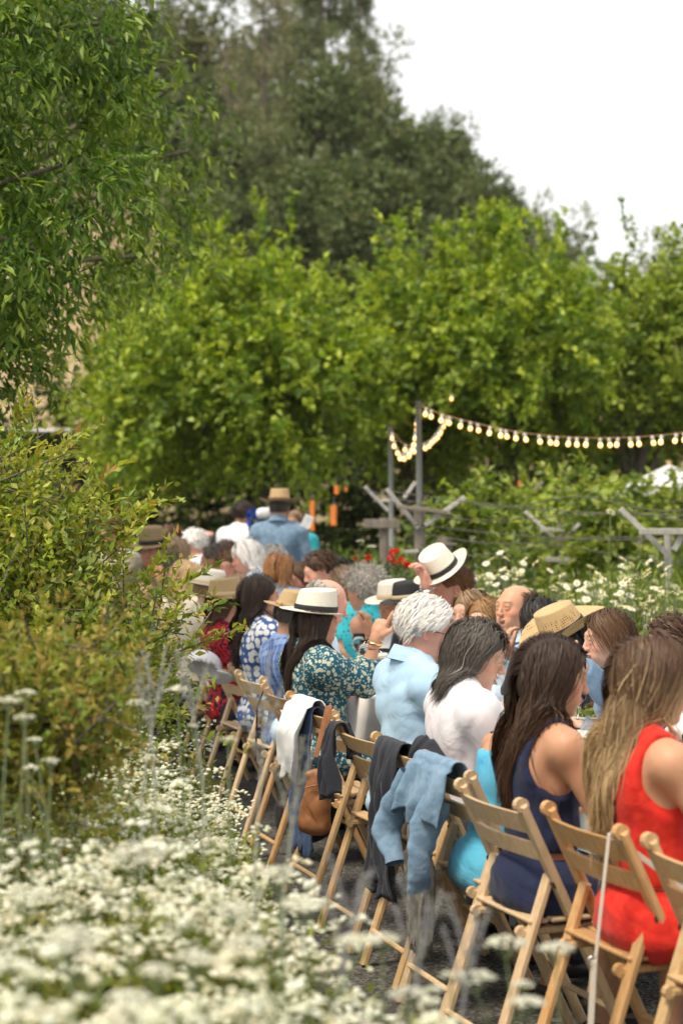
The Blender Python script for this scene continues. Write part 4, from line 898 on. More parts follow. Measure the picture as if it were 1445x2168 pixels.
def isurf(prims, h, lo=None, hi=None, wr=None):
    """surface nets over the union of primitives; returns verts, quads"""
    bbs = [bbox(p, p[5] + 2.5 * h + .02) for p in prims if p[4] == '+']
    L0 = np.min([b[0] for b in bbs], 0); H0 = np.max([b[1] for b in bbs], 0)
    if lo is not None: L0 = np.maximum(L0, lo)
    if hi is not None: H0 = np.minimum(H0, hi)
    n = np.maximum(np.ceil((H0 - L0) / h).astype(int) + 1, 3)
    ax = [(L0[i] + h * np.arange(n[i])).astype(np.float32) for i in range(3)]
    F = np.full(tuple(n), 1.0, np.float32)
    for pr in prims:
        mode, k = pr[4], pr[5]
        if mode == 'x': sl = (slice(None),) * 3
        else:
            b0, b1 = bbox(pr, k + 2.5 * h + .02)
            i0 = np.clip(np.floor((b0 - L0) / h).astype(int), 0, n); i1 = np.clip(np.ceil((b1 - L0) / h).astype(int) + 1, 0, n)
            if np.any(i1 <= i0): continue
            sl = tuple(slice(i0[i], i1[i]) for i in range(3))
        x, y, z = ax[0][sl[0]][:, None, None], ax[1][sl[1]][None, :, None], ax[2][sl[2]][None, None, :]
        d = pdist(pr, x, y, z).astype(np.float32); A = F[sl]
        F[sl] = smin(A, d, k) if mode == '+' else (-smin(-A, d, k) if mode == '-' else np.maximum(A, d))
    if wr:
        amp, seed, fr = wr; m = np.abs(F) < .06; I = np.nonzero(m); F[m] += (amp * wrinkle(ax[0][I[0]], ax[1][I[1]], ax[2][I[2]], seed, fr)).astype(np.float32)
    S = F < 0; s = S.astype(np.int8); c = 0
    for dx in (0, 1):
        for dy in (0, 1):
            for dz in (0, 1): c = c + s[dx:n[0]-1+dx, dy:n[1]-1+dy, dz:n[2]-1+dz]
    act = (c > 0) & (c < 8); I = np.argwhere(act); idx = np.full(act.shape, -1, np.int32); idx[act] = np.arange(len(I))
    cor = [(a, b, d) for a in (0, 1) for b in (0, 1) for d in (0, 1)]; fv = {q: F[I[:, 0]+q[0], I[:, 1]+q[1], I[:, 2]+q[2]] for q in cor}
    pos = np.zeros((len(I), 3)); cnt = np.zeros(len(I))
    for q in cor:
        for a in range(3):
            if q[a]: continue
            r = tuple(q[i] + (i == a) for i in range(3)); fa, fb = fv[q], fv[r]; cr = (fa < 0) != (fb < 0); t = np.where(cr, fa / np.where(cr, fa - fb, 1), 0)
            e = np.zeros((len(I), 3)); e[:] = q; e[:, a] = t; pos += e * cr[:, None]; cnt += cr
    V = L0 + (I + pos / np.maximum(cnt, 1)[:, None]) * h
    Q = []
    for a in range(3):
        b, d = (a + 1) % 3, (a + 2) % 3
        A = np.moveaxis(S, (a, b, d), (0, 1, 2)); X = np.moveaxis(idx, (a, b, d), (0, 1, 2))
        df = A[:-1, 1:-1, 1:-1] != A[1:, 1:-1, 1:-1]; J = np.argwhere(df)
        if not len(J): continue
        i, j, k = J[:, 0], J[:, 1] + 1, J[:, 2] + 1; q = np.stack([X[i, j-1, k-1], X[i, j, k-1], X[i, j, k], X[i, j-1, k]], 1)
        ins = A[i, j, k]; q[~ins] = q[~ins][:, ::-1]; Q.append(q)
    Q = np.concatenate(Q); Q = Q[(Q >= 0).all(1)]
    return V, Q
def multi(prims, patches, wr=None):
    Vs = []; Qs = []; o = 0
    for lo, hi, h in patches:
        V, Q = isurf(prims, h, lo, hi, wr); Vs.append(V); Qs.append(Q + o); o += len(V)
    return np.concatenate(Vs), np.concatenate(Qs)

# materials for people
def skin_mat():
    def f(nt, b):
        a = nd(nt, 'ShaderNodeVertexColor', layer_name='col'); v = coords(nt); n = noise(nt, v, 60, 3)
        nt.links.new(mixc(nt, math_(nt, 'MULTIPLY', n, .22), a.outputs[0], (.55, .22, .13)), b.inputs[0]); bump(nt, b, noise(nt, v, 350, 2), .06, .001)
    return mat('skin', rough=.5, spec=.35, build=f, Subsurface_Weight=.12, Subsurface_Scale=.01)
M['skin'] = skin_mat()
def hair_mat():
    def f(nt, b):
        a = nd(nt, 'ShaderNodeVertexColor', layer_name='col'); nt.links.new(a.outputs[0], b.inputs[0])
    return mat('hair', rough=.52, spec=.3, build=f)
M['hair'] = hair_mat()
def cloth(name, c, c2=None, sc=6, rough=.85, weave=500, thr=None):
    def f(nt, b):
        v = coords(nt); n = noise(nt, v, sc, 4)
        cc = mixc(nt, ramp(nt, n, [(.35, (0, 0, 0)), (.65, (1, 1, 1))]) if c2 else 0.0, c, c2 or c)
        nt.links.new(cc, b.inputs[0]); bump(nt, b, noise(nt, v, weave, 1), .12, .001)
        w2 = nd(nt, 'ShaderNodeTexNoise'); w2.inputs['Scale'].default_value = 5; w2.inputs['Detail'].default_value = 3; w2.inputs['Distortion'].default_value = 1.6; nt.links.new(coords(nt, (1, 1, .9)), w2.inputs['Vector'])
        bp = nd(nt, 'ShaderNodeBump'); bp.inputs['Strength'].default_value = .5; bp.inputs['Distance'].default_value = .03; nt.links.new(w2.outputs[0], bp.inputs['Height'])
        for l in list(nt.links):
            if l.to_node == b and l.to_socket.name == 'Normal': nt.links.new(bp.outputs[0], l.from_node.inputs['Normal'])
        b.inputs['Sheen Weight'].default_value = .1
    M[name] = mat(name + ' cloth', rough=rough, spec=.2, build=f)
cloth('light_blue', (.34, .51, .68), (.38, .55, .72), 8); cloth('white_shirt', (.62, .62, .66), (.68, .64, .68), 7); cloth('white', (.72, .73, .76)); cloth('navy', (.015, .021, .058), (.02, .028, .07), 5)
cloth('red', (.56, .018, .014), (.66, .035, .018), 40); cloth('turquoise', (.07, .36, .55), (.10, .40, .58), 10); cloth('denim_blue', (.13, .22, .34), (.17, .27, .40), 20); cloth('denim_dark', (.05, .09, .18), (.08, .13, .24), 20); cloth('denim_pale', (.13, .22, .32), (.20, .30, .42), 25)
cloth('teal', (.03, .33, .38), (.02, .24, .30), 25); cloth('black', (.015, .015, .018)); cloth('charcoal', (.03, .033, .045)); cloth('trouser_dark', (.03, .035, .05)); cloth('trouser_grey', (.16, .17, .19)); cloth('sage', (.25, .36, .28)); cloth('pale_blue', (.45, .58, .70)); cloth('coral', (.65, .16, .14)); cloth('cream', (.55, .50, .40)); cloth('blue_mid', (.06, .14, .32)); cloth('khaki', (.16, .14, .09))
def pattern(name, f, rough=.8): M[name] = mat(name + ' printed cloth', rough=rough, spec=.2, build=f)
def f_polka(nt, b):
    v = coords(nt); vo = nd(nt, 'ShaderNodeTexVoronoi'); vo.inputs['Scale'].default_value = 26; vo.inputs['Randomness'].default_value = .4; nt.links.new(v, vo.inputs['Vector'])
    nt.links.new(ramp(nt, vo.outputs['Distance'], [(0, (.72, .73, .74)), (.47, (.72, .73, .74)), (.50, (.05, .11, .30))]), b.inputs[0])
pattern('polka', f_polka)
def f_batik(nt, b):
    v = coords(nt); nz = nd(nt, 'ShaderNodeTexNoise'); nz.inputs['Scale'].default_value = 22; nt.links.new(v, nz.inputs['Vector'])
    ad = nd(nt, 'ShaderNodeVectorMath', operation='MULTIPLY_ADD'); nt.links.new(nz.outputs['Color'], ad.inputs[0]); ad.inputs[1].default_value = (.035, .035, .035); nt.links.new(v, ad.inputs[2])
    def vor(sc, lo, hi, feat='F1'):
        vo = nd(nt, 'ShaderNodeTexVoronoi', feature=feat); vo.inputs['Scale'].default_value = sc; nt.links.new(ad.outputs[0], vo.inputs['Vector'])
        return ramp(nt, vo.outputs['Distance'], [(0, (0, 0, 0)), (lo, (0, 0, 0)), (lo + .02, (1, 1, 1)), (hi, (1, 1, 1)), (hi + .02, (0, 0, 0))])
    a = vor(33, .0, .34); c = vor(33, .14, .18); d = vor(75, .0, .30); e = vor(40, .0, .045, 'DISTANCE_TO_EDGE')
    m1 = mixc(nt, 1.0, a, c, 'SUBTRACT'); m2 = mixc(nt, 1.0, m1, d, 'LIGHTEN')
    nt.links.new(mixc(nt, m2, (.012, .085, .135), (.50, .52, .40)), b.inputs[0])
pattern('batik', f_batik)
def f_plaid(nt, b):
    v = coords(nt, (1, 1, 1), rot=(0, .2, .1)); n = noise(nt, v, 5, 2); n2 = noise(nt, coords(nt, (1, 1, 3)), 9, 3); s = nd(nt, 'ShaderNodeSeparateXYZ'); nt.links.new(v, s.inputs[0])
    c = ramp(nt, n, [(.40, (.05, .08, .22)), (.42, (.09, .15, .34)), (.54, (.09, .15, .34)), (.56, (.17, .27, .48))], 'LINEAR')
    def st(o, f): return math_(nt, 'GREATER_THAN', math_(nt, 'SINE', math_(nt, 'MULTIPLY', s.outputs[o], f)), .55)
    c = mixc(nt, math_(nt, 'MULTIPLY', st(2, 150), .5), c, (.04, .06, .16)); c = mixc(nt, math_(nt, 'MULTIPLY', st(0, 150), .4), c, (.28, .38, .58)); nt.links.new(c, b.inputs[0])
pattern('plaid', f_plaid)
def f_redflor(nt, b):
    v = coords(nt, (1, 1, 1)); w = nd(nt, 'ShaderNodeTexWave'); w.inputs['Scale'].default_value = 9; w.inputs['Distortion'].default_value = 14; w.inputs['Detail'].default_value = 3; w.inputs['Detail Scale'].default_value = 2.5; nt.links.new(v, w.inputs['Vector'])
    nt.links.new(ramp(nt, w.outputs['Fac'], [(.5, (.02, .018, .03)), (.55, (.62, .02, .03))]), b.inputs[0])
pattern('redflor', f_redflor)
def f_tealdot(nt, b):
    v = coords(nt); vo = nd(nt, 'ShaderNodeTexVoronoi'); vo.inputs['Scale'].default_value = 38; nt.links.new(v, vo.inputs['Vector'])
    nt.links.new(ramp(nt, vo.outputs['Distance'], [(.22, (.01, .07, .12)), (.30, (.04, .42, .50))]), b.inputs[0])
pattern('tealdot', f_tealdot)
def straw(name, c1, c2, holes=False):
    def f(nt, b):
        v = coords(nt); s = nd(nt, 'ShaderNodeTexVoronoi'); s.inputs['Scale'].default_value = 260; nt.links.new(v, s.inputs['Vector']); n = noise(nt, v, 18, 3)
        c = mixc(nt, n, c1, c2); c = mixc(nt, math_(nt, 'MULTIPLY', s.outputs['Distance'], .5), c, tuple(q * .55 for q in c1))
        if holes:
            u = nd(nt, 'ShaderNodeTexVoronoi'); u.inputs['Scale'].default_value = 95; u.inputs['Randomness'].default_value = .15; nt.links.new(v, u.inputs['Vector'])
            sp = nd(nt, 'ShaderNodeSeparateXYZ'); nt.links.new(v, sp.inputs[0]); band = math_(nt, 'MULTIPLY', math_(nt, 'GREATER_THAN', sp.outputs[2], .035), math_(nt, 'LESS_THAN', sp.outputs[2], .085))
            c = mixc(nt, math_(nt, 'MULTIPLY', math_(nt, 'LESS_THAN', u.outputs['Distance'], .30), band), c, (.07, .045, .02))
        nt.links.new(c, b.inputs[0]); bump(nt, b, s.outputs['Distance'], .4, .002)
    M[name] = mat(name, rough=.7, spec=.25, build=f)
straw('straw_white', (.72, .68, .56), (.82, .79, .70)); straw('straw_tan', (.42, .29, .14), (.58, .43, .24)); straw('straw_cowboy', (.48, .33, .16), (.66, .50, .28), True); straw('straw_olive', (.26, .18, .09), (.36, .26, .14)); straw('straw_black', (.02, .02, .025), (.035, .035, .04))
M['band_black'] = mat('black hat band', (.012, .012, .015), .6); M['band_brown'] = mat('brown hat band', (.10, .05, .02), .6); M['band_cream'] = mat('cream hat band', (.55, .42, .25), .6)
def f_eye(nt, b): 
    s = nd(nt, 'ShaderNodeSeparateXYZ'); tc = nd(nt, 'ShaderNodeTexCoord'); nt.links.new(tc.outputs['Object'], s.inputs[0])
    nt.links.new(ramp(nt, math_(nt, 'MULTIPLY', s.outputs[1], 83), [(.0, (.6, .57, .54)), (.80, (.6, .57, .54)), (.83, (.10, .06, .03)), (.965, (.08, .05, .03)), (.98, (.005, .005, .005))]), b.inputs[0])
M['eye'] = mat('eye', rough=.15, spec=.6, build=f_eye); M['teeth'] = mat('teeth', (.75, .72, .66), .3); M['specs'] = mat('dark spectacle frame', (.03, .03, .035), .3); M['lens'] = mat('spectacle lens', (.95, .97, 1), .02, Transmission_Weight=1.0)
M['silver'] = mat('silver metal', (.6, .6, .62), .25, Metallic=1.0); M['gold'] = mat('gold metal', (.7, .5, .2), .3, Metallic=1.0); M['shoe'] = mat('dark shoe', (.03, .025, .02), .5)

def eye_mesh():
    mb = MB(); n = 10; prof = [(max(.012 * math.sin(math.pi * i / n), .0001), -.012 * math.cos(math.pi * i / n)) for i in range(n + 1)]; mb.lathe(prof, 14, axis=(0, 1, 0)); return mb.mesh('eye', M['eye'], True)
EYE = eye_mesh()

def head_prims(Hc, Hm, hs, neck, mouth=0.0, old=0.0, k0=.02, face=True):
    def T(p): return Hc + Hm @ (np.array(p, float) * hs)
    def e(c, r, k=.02, mode='+', rot=None): return E(T(c), tuple(q * hs for q in r), k * hs, mode, Hm if rot is None else Hm @ rot)
    def c(a, b, r0, r1=None, k=.02, mode='+'): return Cc_(T(a), T(b), r0 * hs, (r0 if r1 is None else r1) * hs, k * hs, mode)
    P = [e((0, -.015, .030), (.074, .094, .083)), e((0, .022, -.025), (.062, .062, .078), .03), e((0, .026, -.068 - .008 * mouth), (.046, .050, .040), .03), e((0, .066, -.094 - .014 * mouth), (.020, .018, .016), .022),
         Cc_(T((0, -.025, -.055)), neck, .052 * hs, .057 * hs, .03)]
    if not face: return P
    for s in (-1, 1):
        P += [e((s * .038, .050, -.022), (.024 + .003 * old, .026, .024), .02), e((s * .028, .062, -.058), (.018, .018, .018), .02)]
    P += [c((-.034, .074, .031), (.034, .074, .031), .012, k=.016), c((0, .081, .022), (0, .100, -.018), .0070, .0092, k=.012), e((0, .103, -.022), (.0108, .0108, .009), .008)]
    for s in (-1, 1):
        P += [e((s * .0110, .096, -.026), (.0075, .010, .0075), .006), e((s * .032, .098, .011), (.016, .017, .010), .012, '-'), e((s * .032, .0735, .010), (.0155, .0135, .0125), .004),
              e((s * .032, .0775, .0185), (.016, .0115, .0050), .003), e((s * .032, .0775, .0), (.014, .0105, .0035), .003),
              e((s * .077, -.010, -.004), (.0075, .018, .031), .006, rot=rotm('Z', s * .35)), e((s * .0835, -.006, -.002), (.005, .0095, .018), .004, '-')]
    P += [e((0, .086, -.050), (.021, .0125, .0062), .007), e((0, .085, -.0605 - .016 * mouth), (.018, .0125, .0062), .007), c((-.022, .085, -.0555), (.022, .085, -.0555), .0022, k=.004, mode='-')]
    if mouth > 0: P += [e((0, .088, -.058 - .006 * mouth), (.019, .026, .0035 + .009 * mouth), .005, '-')]
    return P

def hand_prims(w, d, n, sgn, pose='relax', sc=1.0):
    d = nrm(d); n = nrm(n - d * (d @ n)); s = np.cross(d, n) * sgn     # s points to the thumb side
    P = [E(w + d * .045 * sc, (.042 * sc, .046 * sc, .015 * sc), .012, rot=np.stack([s, d, n], 1)), Cc_(w - d * .01, w + d * .03 * sc, .024 * sc, .026 * sc, .015)]
    Ls = [.070, .077, .071, .056]
    for i in range(4):
        base = w + d * (.080 - abs(i - 1.3) * .003) * sc + s * (.0285 - i * .019) * sc; L = Ls[i] * sc
        curl = {'relax': [.35, .45, .35], 'fist': [1.2, 1.5, .9], 'grip': [.7, .8, .5], 'point': [.05, .08, .05] if i == 0 else [1.2, 1.4, .8], 'flat': [.1, .1, .1], 'curl': [.6 + .15 * i, .7 + .1 * i, .5]}[pose]
        a = 0; p = base; fan = nrm(d + s * (.10 - .07 * i))
        for j, fr in enumerate((.45, .32, .23)):
            a += curl[j]; q = p + (fan * math.cos(a) + n * math.sin(a)) * L * fr; P.append(Cc_(p, q, (.0092 - .0008 * j) * sc, (.0086 - .0009 * j) * sc, .004)); p = q
    tb = w + d * .022 * sc + s * .030 * sc; t1 = tb + nrm(d * .75 + s * .62 + n * .25) * .036 * sc; t2 = t1 + nrm(d * .9 + s * .25 + n * .35) * .030 * sc; t3 = t2 + nrm(d * .95 + n * .4) * .022 * sc
    P += [Cc_(tb, t1, .0155 * sc, .0115 * sc, .012), Cc_(t1, t2, .0115 * sc, .0102 * sc, .004), Cc_(t2, t3, .0102 * sc, .0085 * sc, .004)]
    return P

def simulate(roots, dirs, L, n, F, rng, grav=.35, clear=(.004, .02), wave=0.0, wfreq=9, lock=40, stiff=.6, attract=None, pull=None, adhere=0.0, jit=.02):
    N = len(roots); P = [roots]; d = dirs.copy(); p = roots.copy(); ds = (L / n)[:, None]; cl = rng.uniform(clear[0], clear[1], N) + (rng.uniform(0, 1, N) < .05) * rng.uniform(0, .012, N)
    lk = rng.randint(0, lock, N); ph = rng.uniform(0, 6.28, lock)[lk]; sd = rdirs(lock, rng)[lk]; e = .004
    for i in range(n):
        g = arr(0, 0, -1) * grav
        if pull is not None: g = g + pull * min(1, i / 5)
        w = sd * np.sin(ph + (i + 1) / n * wfreq)[:, None] * wave * min(1, i / n * 2.5)
        d = nrm(d * stiff + g + w + rng.randn(N, 3) * jit + (0 if attract is None else (attract[0] - p) * arr(1, 1, 0) * attract[1] * min(1, i / n * 3))); p = p + d * ds
        f = fieldpts(F, p)
        ad = adhere if adhere > .3 else (.6 if i < n * .22 and adhere > 0 else 0)
        near = (f < cl) | (ad > 0)
        if near.any():
            q = p[near]; f0 = f[near]; G_ = np.stack([fieldpts(F, q + arr(e, 0, 0)) - f0, fieldpts(F, q + arr(0, e, 0)) - f0, fieldpts(F, q + arr(0, 0, e)) - f0], 1); G_ = nrm(G_)
            dl_ = cl[near] - f0; dl_ = np.where(dl_ < 0, dl_ * ad, dl_); p[near] = q + G_ * dl_[:, None]; dn = p[near] - P[-1][near]; d[near] = nrm(dn)
        P.append(p.copy())
    return np.stack(P, 1)
def ribbons(S, cent, w, c0, c1=None, rng=R, grad=None, streak=.25, streak_col=None):
    """S (N,n,3) strands to flat tapering locks lying on the hair volume"""
    N, n, _ = S.shape; T = np.gradient(S, axis=1); T = nrm(T); out = nrm(S - cent[None, None, :] * 1.0 + rng.randn(N, 1, 3) * .02); B = nrm(np.cross(T, out)); t = np.linspace(0, 1, n)
    wd = (w * np.minimum(1, .45 + t * 4) * np.clip((1.02 - t) * 3.5, .12, 1))[None, :, None] * rng.uniform(.6, 1.4, (N, 1, 1)); up = np.cross(B, T)
    V = np.stack([S - B * wd, S + B * wd], 2).reshape(-1, 3); i = np.arange(N)[:, None, None] * n * 2 + (np.arange(n - 1) * 2)[None, :, None]
    F = (i + np.array([[[0, 1, 3, 2]]])).reshape(-1, 4)
    c0 = np.array(c0); c1 = c0 if c1 is None else np.array(c1); g = t if grad is None else np.clip((t - grad[0]) / (grad[1] - grad[0]), 0, 1)
    C = c0 * (1 - g[None, :, None]) + c1 * g[None, :, None]; C = C * (1 + rng.uniform(-streak, streak * 1.4, (N, 1, 1)))
    if streak_col is not None:
        sc_, fr = streak_col; m = (rng.uniform(0, 1, N) < fr)[:, None, None]; gg = .55 * np.clip(t * 1.6 - .1, 0, 1)[None, :, None]; C = np.where(m, C * (1 - gg) + np.array(sc_) * gg, C)
    return V, F, np.repeat(np.clip(C.reshape(-1, 3), .002, 1), 2, 0)

def hat_mesh(kind, br=.165, crown=.105, curl=.02, r0=(.090, .110), pinch=.022, droop=.0):
    """brim and crown as one shell with thickness; local: origin at crown base centre, +Y forward"""
    n = 48; prof = []   # (t, where) rings
    rings = []
    for q in np.linspace(1, 0, 7): rings.append(('b', q, 0))
    for q in (0, .12, .35, .6, .8, .92, 1.0): rings.append(('c', q, 0))
    for q in (.85, .6, .3, .02): rings.append(('t', q, 0))
    V = []; m = len(rings)
    for k in range(n):
        a = 2 * math.pi * k / n; ca, sa = math.cos(a), math.sin(a)
        for typ, q, _ in rings:
            rx, ry = r0
            if typ == 'b':
                bx = rx + (br - .098) * q * 1.0; by = ry + (br - .098) * q * 1.05; z = curl * q * q * (abs(ca) ** 2) * 1.6 - droop * q * q * (sa * .9 if kind != 'flat' else 1) * .6 - .006 * q + .002 * math.sin(3 * a)
                V.append((bx * ca, by * sa, z))
            elif typ == 'c':
                tp = 1 - .16 * q ** 1.5; z = crown * q; pz = pinch * .9 * q * max(0, sa) ** 3; V.append(((rx * tp - pz * .6 * abs(ca) ) * ca, ry * tp * sa, z + .012 * q * sa if kind != 'round' else z))
            else:
                tp = .84 * q ** .7; dz = pinch * (1 - (abs(ca * q)) ** 1.3) * (1.0 - q) ** .35 if kind != 'round' else -.012 * (1 - q * q) ; V.append((rx * tp * ca, ry * tp * sa, crown + .012 * sa * q + .004 * (1 - q) - dz * 1.1))
    F = [(k*m+j, ((k+1) % n)*m+j, ((k+1) % n)*m+j+1, k*m+j+1) for k in range(n) for j in range(m - 1)]
    V = np.array(V); u0 = len(V)
    U = []   # underside of the brim
    for k in range(n):
        for j in range(7): U.append(V[k*m+j] - arr(0, 0, .004 if j else .0))
    F += [(u0+k*7+j, u0+k*7+j+1, u0+((k+1) % n)*7+j+1, u0+((k+1) % n)*7+j) for k in range(n) for j in range(6)]
    V = np.concatenate([V, np.array(U)]); me = mk_mesh('hat', V, F, smooth=True)
    bd = MB(); P = []
    for k in range(n + 0):
        a = 2 * math.pi * k / n
        for q, o in ((.03, .002), (.05, .0042), (.25, .0042), (.28, .002)):
            tp = 1 - .16 * q ** 1.5; pz = pinch * .9 * q * max(0, math.sin(a)) ** 3; P.append(((r0[0] * tp - pz * .6 * abs(math.cos(a)) + o) * math.cos(a), (r0[1] * tp + o) * math.sin(a), crown * q + .012 * q * math.sin(a)))
    Fb = [(k*4+j, ((k+1) % n)*4+j, ((k+1) % n)*4+j+1, k*4+j+1) for k in range(n) for j in range(3)]
    return me, mk_mesh('hat_band', P, Fb, smooth=True)
SK = dict(mid=(.52, .29, .185), fair=(.60, .37, .27), pink=(.62, .33, .25), tan=(.40, .215, .13), gold=(.50, .275, .165))
HC = dict(black=(.012, .010, .010), dark=(.035, .020, .014), brown=(.075, .038, .020), lbrown=(.16, .085, .04), auburn=(.22, .09, .03), blond=(.46, .31, .16), ash=(.26, .17, .10), grey=(.24, .22, .20), dgrey=(.085, .072, .062), white=(.80, .78, .75), silver=(.42, .39, .35), ginger=(.20, .09, .035), goldb=(.30, .16, .06))
RL = lambda a: math.radians(a)
def person(label, x, ytop, D, th=-73, lean=8, hy=0, hp=8, hr=0, w=1.0, fat=1.0, fem=False, skin='mid', top='white', sleeve='short', bottom='trouser_dark',
           hair='short', hc='brown', hc2=None, hlen=.35, wave=0.0, hat=None, arms={}, lod=1, mouth=0.0, old=0.0, stand=False, extras=(), grp='seated diners', part_x=.02, k_lim=(.9, 1.1), topfn=None, specs=False, collar=False, seed=None, streak=None, hgrad=None, lift=0, nhair=None, infl=.014):
    rng = np.random.RandomState(seed if seed is not None else int(x * 3 + ytop)); th = RL(th); la = RL(lean); g = gz(D)
    dz = .42 if stand else 0.0
    RLn = rotm('X', -la); O = arr(0, 0, .53 + dz)
    def S(a, b, c): return O + RLn @ arr(a, b, c - .53)
    Hm = rotm('Z', RL(hy)) @ rotm('X', -RL(hp)) @ rotm('Y', RL(hr)); nb = S(0, -.012, 1.055)
    Hc = nb + rotm('X', -la * .8 - RL(hp) * .35) @ arr(0, .045, .132)
    topl = Hc[2] + .135 + lift
    Wt = arr(*W(x, ytop, D)); k = float(np.clip((Wt[2] - g) / topl, *k_lim)); Rz = rotm('Z', th)
    hl = Hc.copy(); root_loc = Wt - Rz @ (arr(hl[0], hl[1], topl) * k)
    root = empty('person', label, 'person', tuple(root_loc), th, grp); root.scale = (k, k, k)
    def loc(v):
        if isinstance(v, tuple) and v[0] == 'px': return (Rz.T @ (arr(*W(*v[1:])) - root_loc)) / k
        return arr(*v)
    h0, h1, h2 = {0: (.0045, .006, .017), 1: (.0085, .008, .024), 2: (.012, .02, .03)}[lod]
    def torso(i=0.0, lowcut=None):
        L = [E(S(0, -.01, .56), (.150 * w + i, .108 * fat + i, .10 + i), .03, rot=RLn), E(S(0, .010, .72), (.130 * w * fat + i, .096 * fat + i, .15 + i), .045, rot=RLn),
             E(S(0, 0, .88), (.148 * w + i, .100 + i, .155 + i), .04, rot=RLn), Cc_(S(-.125 * w, -.012, .995), S(.125 * w, -.012, .995), .052 + i, k=.05)]
        for s in (-1, 1):
            L.append(Cc_(S(s * .02, -.022, 1.07), S(s * .125 * w, -.014, 1.018), .038 + i, .034 + i, .03)); L.append(E(S(s * .07, -.062, .93), (.06 + i, .04 + i, .085 + i), .03, rot=RLn))
            if fem: L.append(E(S(s * .068, .088, .885), (.055 + i, .05 + i, .058 + i), .035, rot=RLn))
            if stand: L.append(E(S(s * .08, -.03, .50), (.085 + i, .10 + i, .10 + i), .04))
        return L
    A = {}
    for s in (-1, 1):
        sp = arms.get(s, {}); sh = S(s * .172 * w, -.008, .985)
        el = loc(sp['el']) if 'el' in sp else (S(s * .235, .10, .76) if not stand else S(s * .235, .02, .72))
        wr = loc(sp['wr']) if 'wr' in sp else (arr(s * .12, max(.36, sh[1] + .22), .80) if not stand else S(s * .16, .22, .74))
        u = el - sh; L1 = np.linalg.norm(u); el = sh + u / L1 * np.clip(L1, .25, .30); 
        v = wr - el; L2 = np.linalg.norm(v)
        if 'fix' in sp: wr = wr
        else: wr = el + v / L2 * np.clip(L2, .22, .26)
        hd = loc(sp['hd']) - (wr if isinstance(sp['hd'], tuple) and sp['hd'][0] == 'px' else 0) if 'hd' in sp else nrm(wr - el) + arr(-s * .3, .2, 0)
        A[s] = (sh, el, wr, nrm(hd), nrm(arr(*sp.get('n', (0, 0, -1)))), sp.get('pose', 'relax'))
    def arm(s, i=0.0, i2=None, frac=None):
        sh, el, wr = A[s][:3]; L = [E(sh, (.056 + i, .056 + i, .056 + i), .04)]
        if frac is None: L += [Cc_(sh, el, .048 + i, .037 + i, .03), Cc_(el, el + (wr - el) * .35, .038 + i, .036 + i, .02), Cc_(el + (wr - el) * .35, wr, .036 + i, .025 + i, .02)]
        elif frac <= 1: e = sh + (el - sh) * frac; L += [Fl(sh, e, .056 + i, .050 + i + .012, .04)]
        else: e = el + (wr - el) * (frac - 1); L += [Cc_(sh, el, .054 + i, .044 + i, .04), Fl(el, e, .045 + i, .034 + i + (.0 if frac < 1.85 else -.002), .03)]
        return L
    def legs(i=0.0, cut=False):
        L = []
        for s in (-1, 1):
            if stand: kn = arr(s * .10, .02, .50); an = arr(s * .10, -.01, .09); hp_ = arr(s * .085, 0, .90)
            else: kn = arr(s * .115, .42, .50); an = arr(s * .12, .36 + .04 * s, .10); hp_ = arr(s * .085, .0, .52)
            L += [Cc_(hp_, kn, .082 + i, .056 + i, .04), Cc_(kn, an, .052 + i, .036 + i + (i > 0) * .012, .03)]
            if not i: L += [Cc_(an, an + arr(0, -.02, -.05), .035, .03, .02), E(an + arr(0, .07, -.065), (.038, .11, .030), .03)]
        return L
    HPm = head_prims(Hc, Hm, 1.0, nb, mouth, old); body = torso() + arm(-1) + arm(1) + legs()
    hands = []; hbox = []
    for s in (-1, 1):
        sh, el, wr, hd, n_, pose = A[s]; hp_ = hand_prims(wr, hd, n_, -s if True else s, pose); hands += hp_; c = wr + hd * .08; hbox.append((c - .125, c + .125))
    split = Hc - Hm @ arr(0, 0, 0) + arr(0, 0, -.125)
    allp = body + HPm + hands
    lo = arr(-1, -1, .0); hi = arr(1, 1.4, 2.2); zs = split[2]
    V1, Q1 = isurf(body + HPm[:5] + ([] if lod == 0 else hands), h2, lo, np.minimum(hi, arr(9, 9, zs + .0)))
    V2, Q2 = isurf(body[:8] + HPm, h0, arr(*(Hc - .17)[:2], zs - h2), hi)
    Vs = [V1, V2]; Qs = [Q1, Q2 + len(V1)]; o = len(V1) + len(V2)
    if lod == 0:
        for s in (-1, 1):
            sh, el, wr = A[s][:3]; ha = [p for p in hands[(0 if s < 0 else len(hands) // 2):(len(hands) // 2 if s < 0 else None)]] + [Cc_(wr - (wr - el) * .2, wr, .0285, .025, .015)]
            V, Q = isurf(ha, h1); Vs.append(V); Qs.append(Q + o); o += len(V)
    V = np.concatenate(Vs); Q = np.concatenate(Qs)
    sk = np.array(SK[skin]) * rng.uniform(.95, 1.05); C = np.tile(sk, (len(V), 1)); H = (V - Hc) @ Hm
    def msk(c, r, p=2): d = (((H - c) / r) ** 2).sum(1); return np.clip(1.4 - d, 0, 1)[:, None]
    def mixm(m, c): nonlocal C; C = C * (1 - m) + np.array(c) * m
    for s in (-1, 1): mixm(msk(arr(s * .043, .06, -.020), arr(.028, .05, .024)) * .35, (.62, .22, .15)); mixm(msk(arr(s * .08, -.008, -.004), arr(.014, .03, .04)) * .35, (.60, .20, .13))
    mixm(msk(arr(0, .11, -.02), arr(.016, .03, .02)) * .35, (.60, .22, .15)); mixm(msk(arr(0, .09, -.056), arr(.022, .025, .0095)) * (.8 if fem else .45), (.48, .12, .10))
    bc = np.array(HC[hc]) * .8 + sk * .2
